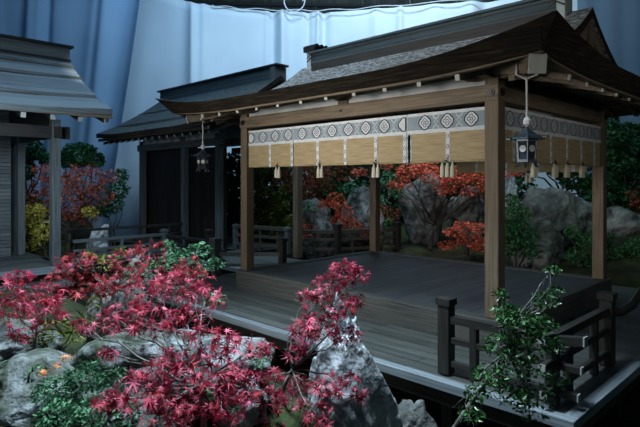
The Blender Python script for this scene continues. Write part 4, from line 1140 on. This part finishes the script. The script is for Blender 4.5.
# ------------------------------------------------------------------ light
def area(loc, target, size, power, col, spread=180, size_y=None):
    l = bpy.data.lights.new('light', 'AREA'); l.energy = power; l.color = col; l.size = size
    if size_y: l.shape = 'RECTANGLE'; l.size_y = size_y
    l.spread = math.radians(spread)
    o = bpy.data.objects.new('stage_light', l); COL.objects.link(o); o.location = loc
    o.rotation_euler = (Vector(target) - Vector(loc)).to_track_quat('-Z', 'Y').to_euler()
    return o
def spot(loc, target, power, col, ang=40, blend=.6, rad=.15):
    l = bpy.data.lights.new('spot', 'SPOT'); l.energy = power; l.color = col; l.spot_size = math.radians(ang); l.spot_blend = blend; l.shadow_soft_size = rad
    o = bpy.data.objects.new('spot_light', l); COL.objects.link(o); o.location = loc
    o.rotation_euler = (Vector(target) - Vector(loc)).to_track_quat('-Z', 'Y').to_euler()
    return o
w = bpy.data.worlds.new('world'); bpy.context.scene.world = w; w.use_nodes = True
w.node_tree.nodes['Background'].inputs[0].default_value = (.25, .52, .75, 1)
w.node_tree.nodes['Background'].inputs[1].default_value = .045
# backdrop wash from the rig, behind the roofs
area(cw(3.0, 18.5, 13.5), cw(3.0, 26, 7.5), 7, 900, (.62, .84, 1.0), 150, 1.5)
area(cw(-3.5, 17, 12.5), cw(-4.5, 25, 6), 5, 330, (.34, .64, 1.0), 140, 1.5)
# overhead cool key on the foreground and roofs
area(cw(-1.3, 4.7, 8.0), cw(-1.2, 4.0, 0), 1.4, 400, (.74, .91, 1.0), 90)
area(cw(-2.5, 10, 11.0), cw(-2.0, 12, 3), 3, 260, (.60, .82, 1.0), 110)
# added low neutral fill from the garden side on the left, and a faint one on the right
area((-7.5, -3.0, 2.6), (-6.3, 6.9, 2.9), 2.0, 98, (1.0, .95, .86), 60)
area((2.5, 5.0, 3.2), (-3.4, 9.0, 2.6), 1.2, 9, (1.0, .92, .78), 70)
# added fill lamp that brightens the hall front at the left
area((-10.5, 1.5, 3.4), (-17, 4.6, 1.2), 1.5, 75, (.72, .88, 1.0), 90)
# garden lights behind the stage
spot(cw(3.0, 13.0, 8.5), at(440, 190, 16.6), 1300, (1, .88, .82), 34)
spot(cw(-5, 14.5, 8.5), at(75, 195, 18.3), 700, (1, .95, .85), 32)
area(cw(1, 17, 8.5), cw(1, 19, 1), 5, 50, (.7, .95, 1), 140, 2)
area(cw(7.5, 12.0, 7.5), cw(8, 16, 1), 3, 60, (.75, 1.0, .85), 140)  # added fill so the rocks and trees at the right show
area(cw(-9, 12, 11), (-14, 5.5, 4), 3, 70, (.5, .76, 1.0), 120)

# ------------------------------------------------------------------ camera
cam = bpy.data.cameras.new('camera'); co = bpy.data.objects.new('camera', cam); COL.objects.link(co)
co.location = (0, 0, EYE); co.rotation_euler = (math.radians(90), 0, math.radians(45))
cam.sensor_width = 36; cam.lens = F / 640 * 36; cam.shift_y = -33.5 / 640; cam.clip_end = 200; cam.clip_start = .05
sc = bpy.context.scene; sc.camera = co
vs = sc.view_settings; vs.view_transform = 'Standard'; vs.look = 'None'; vs.gamma = 1; vs.use_curve_mapping = False
vs.exposure = 0.0
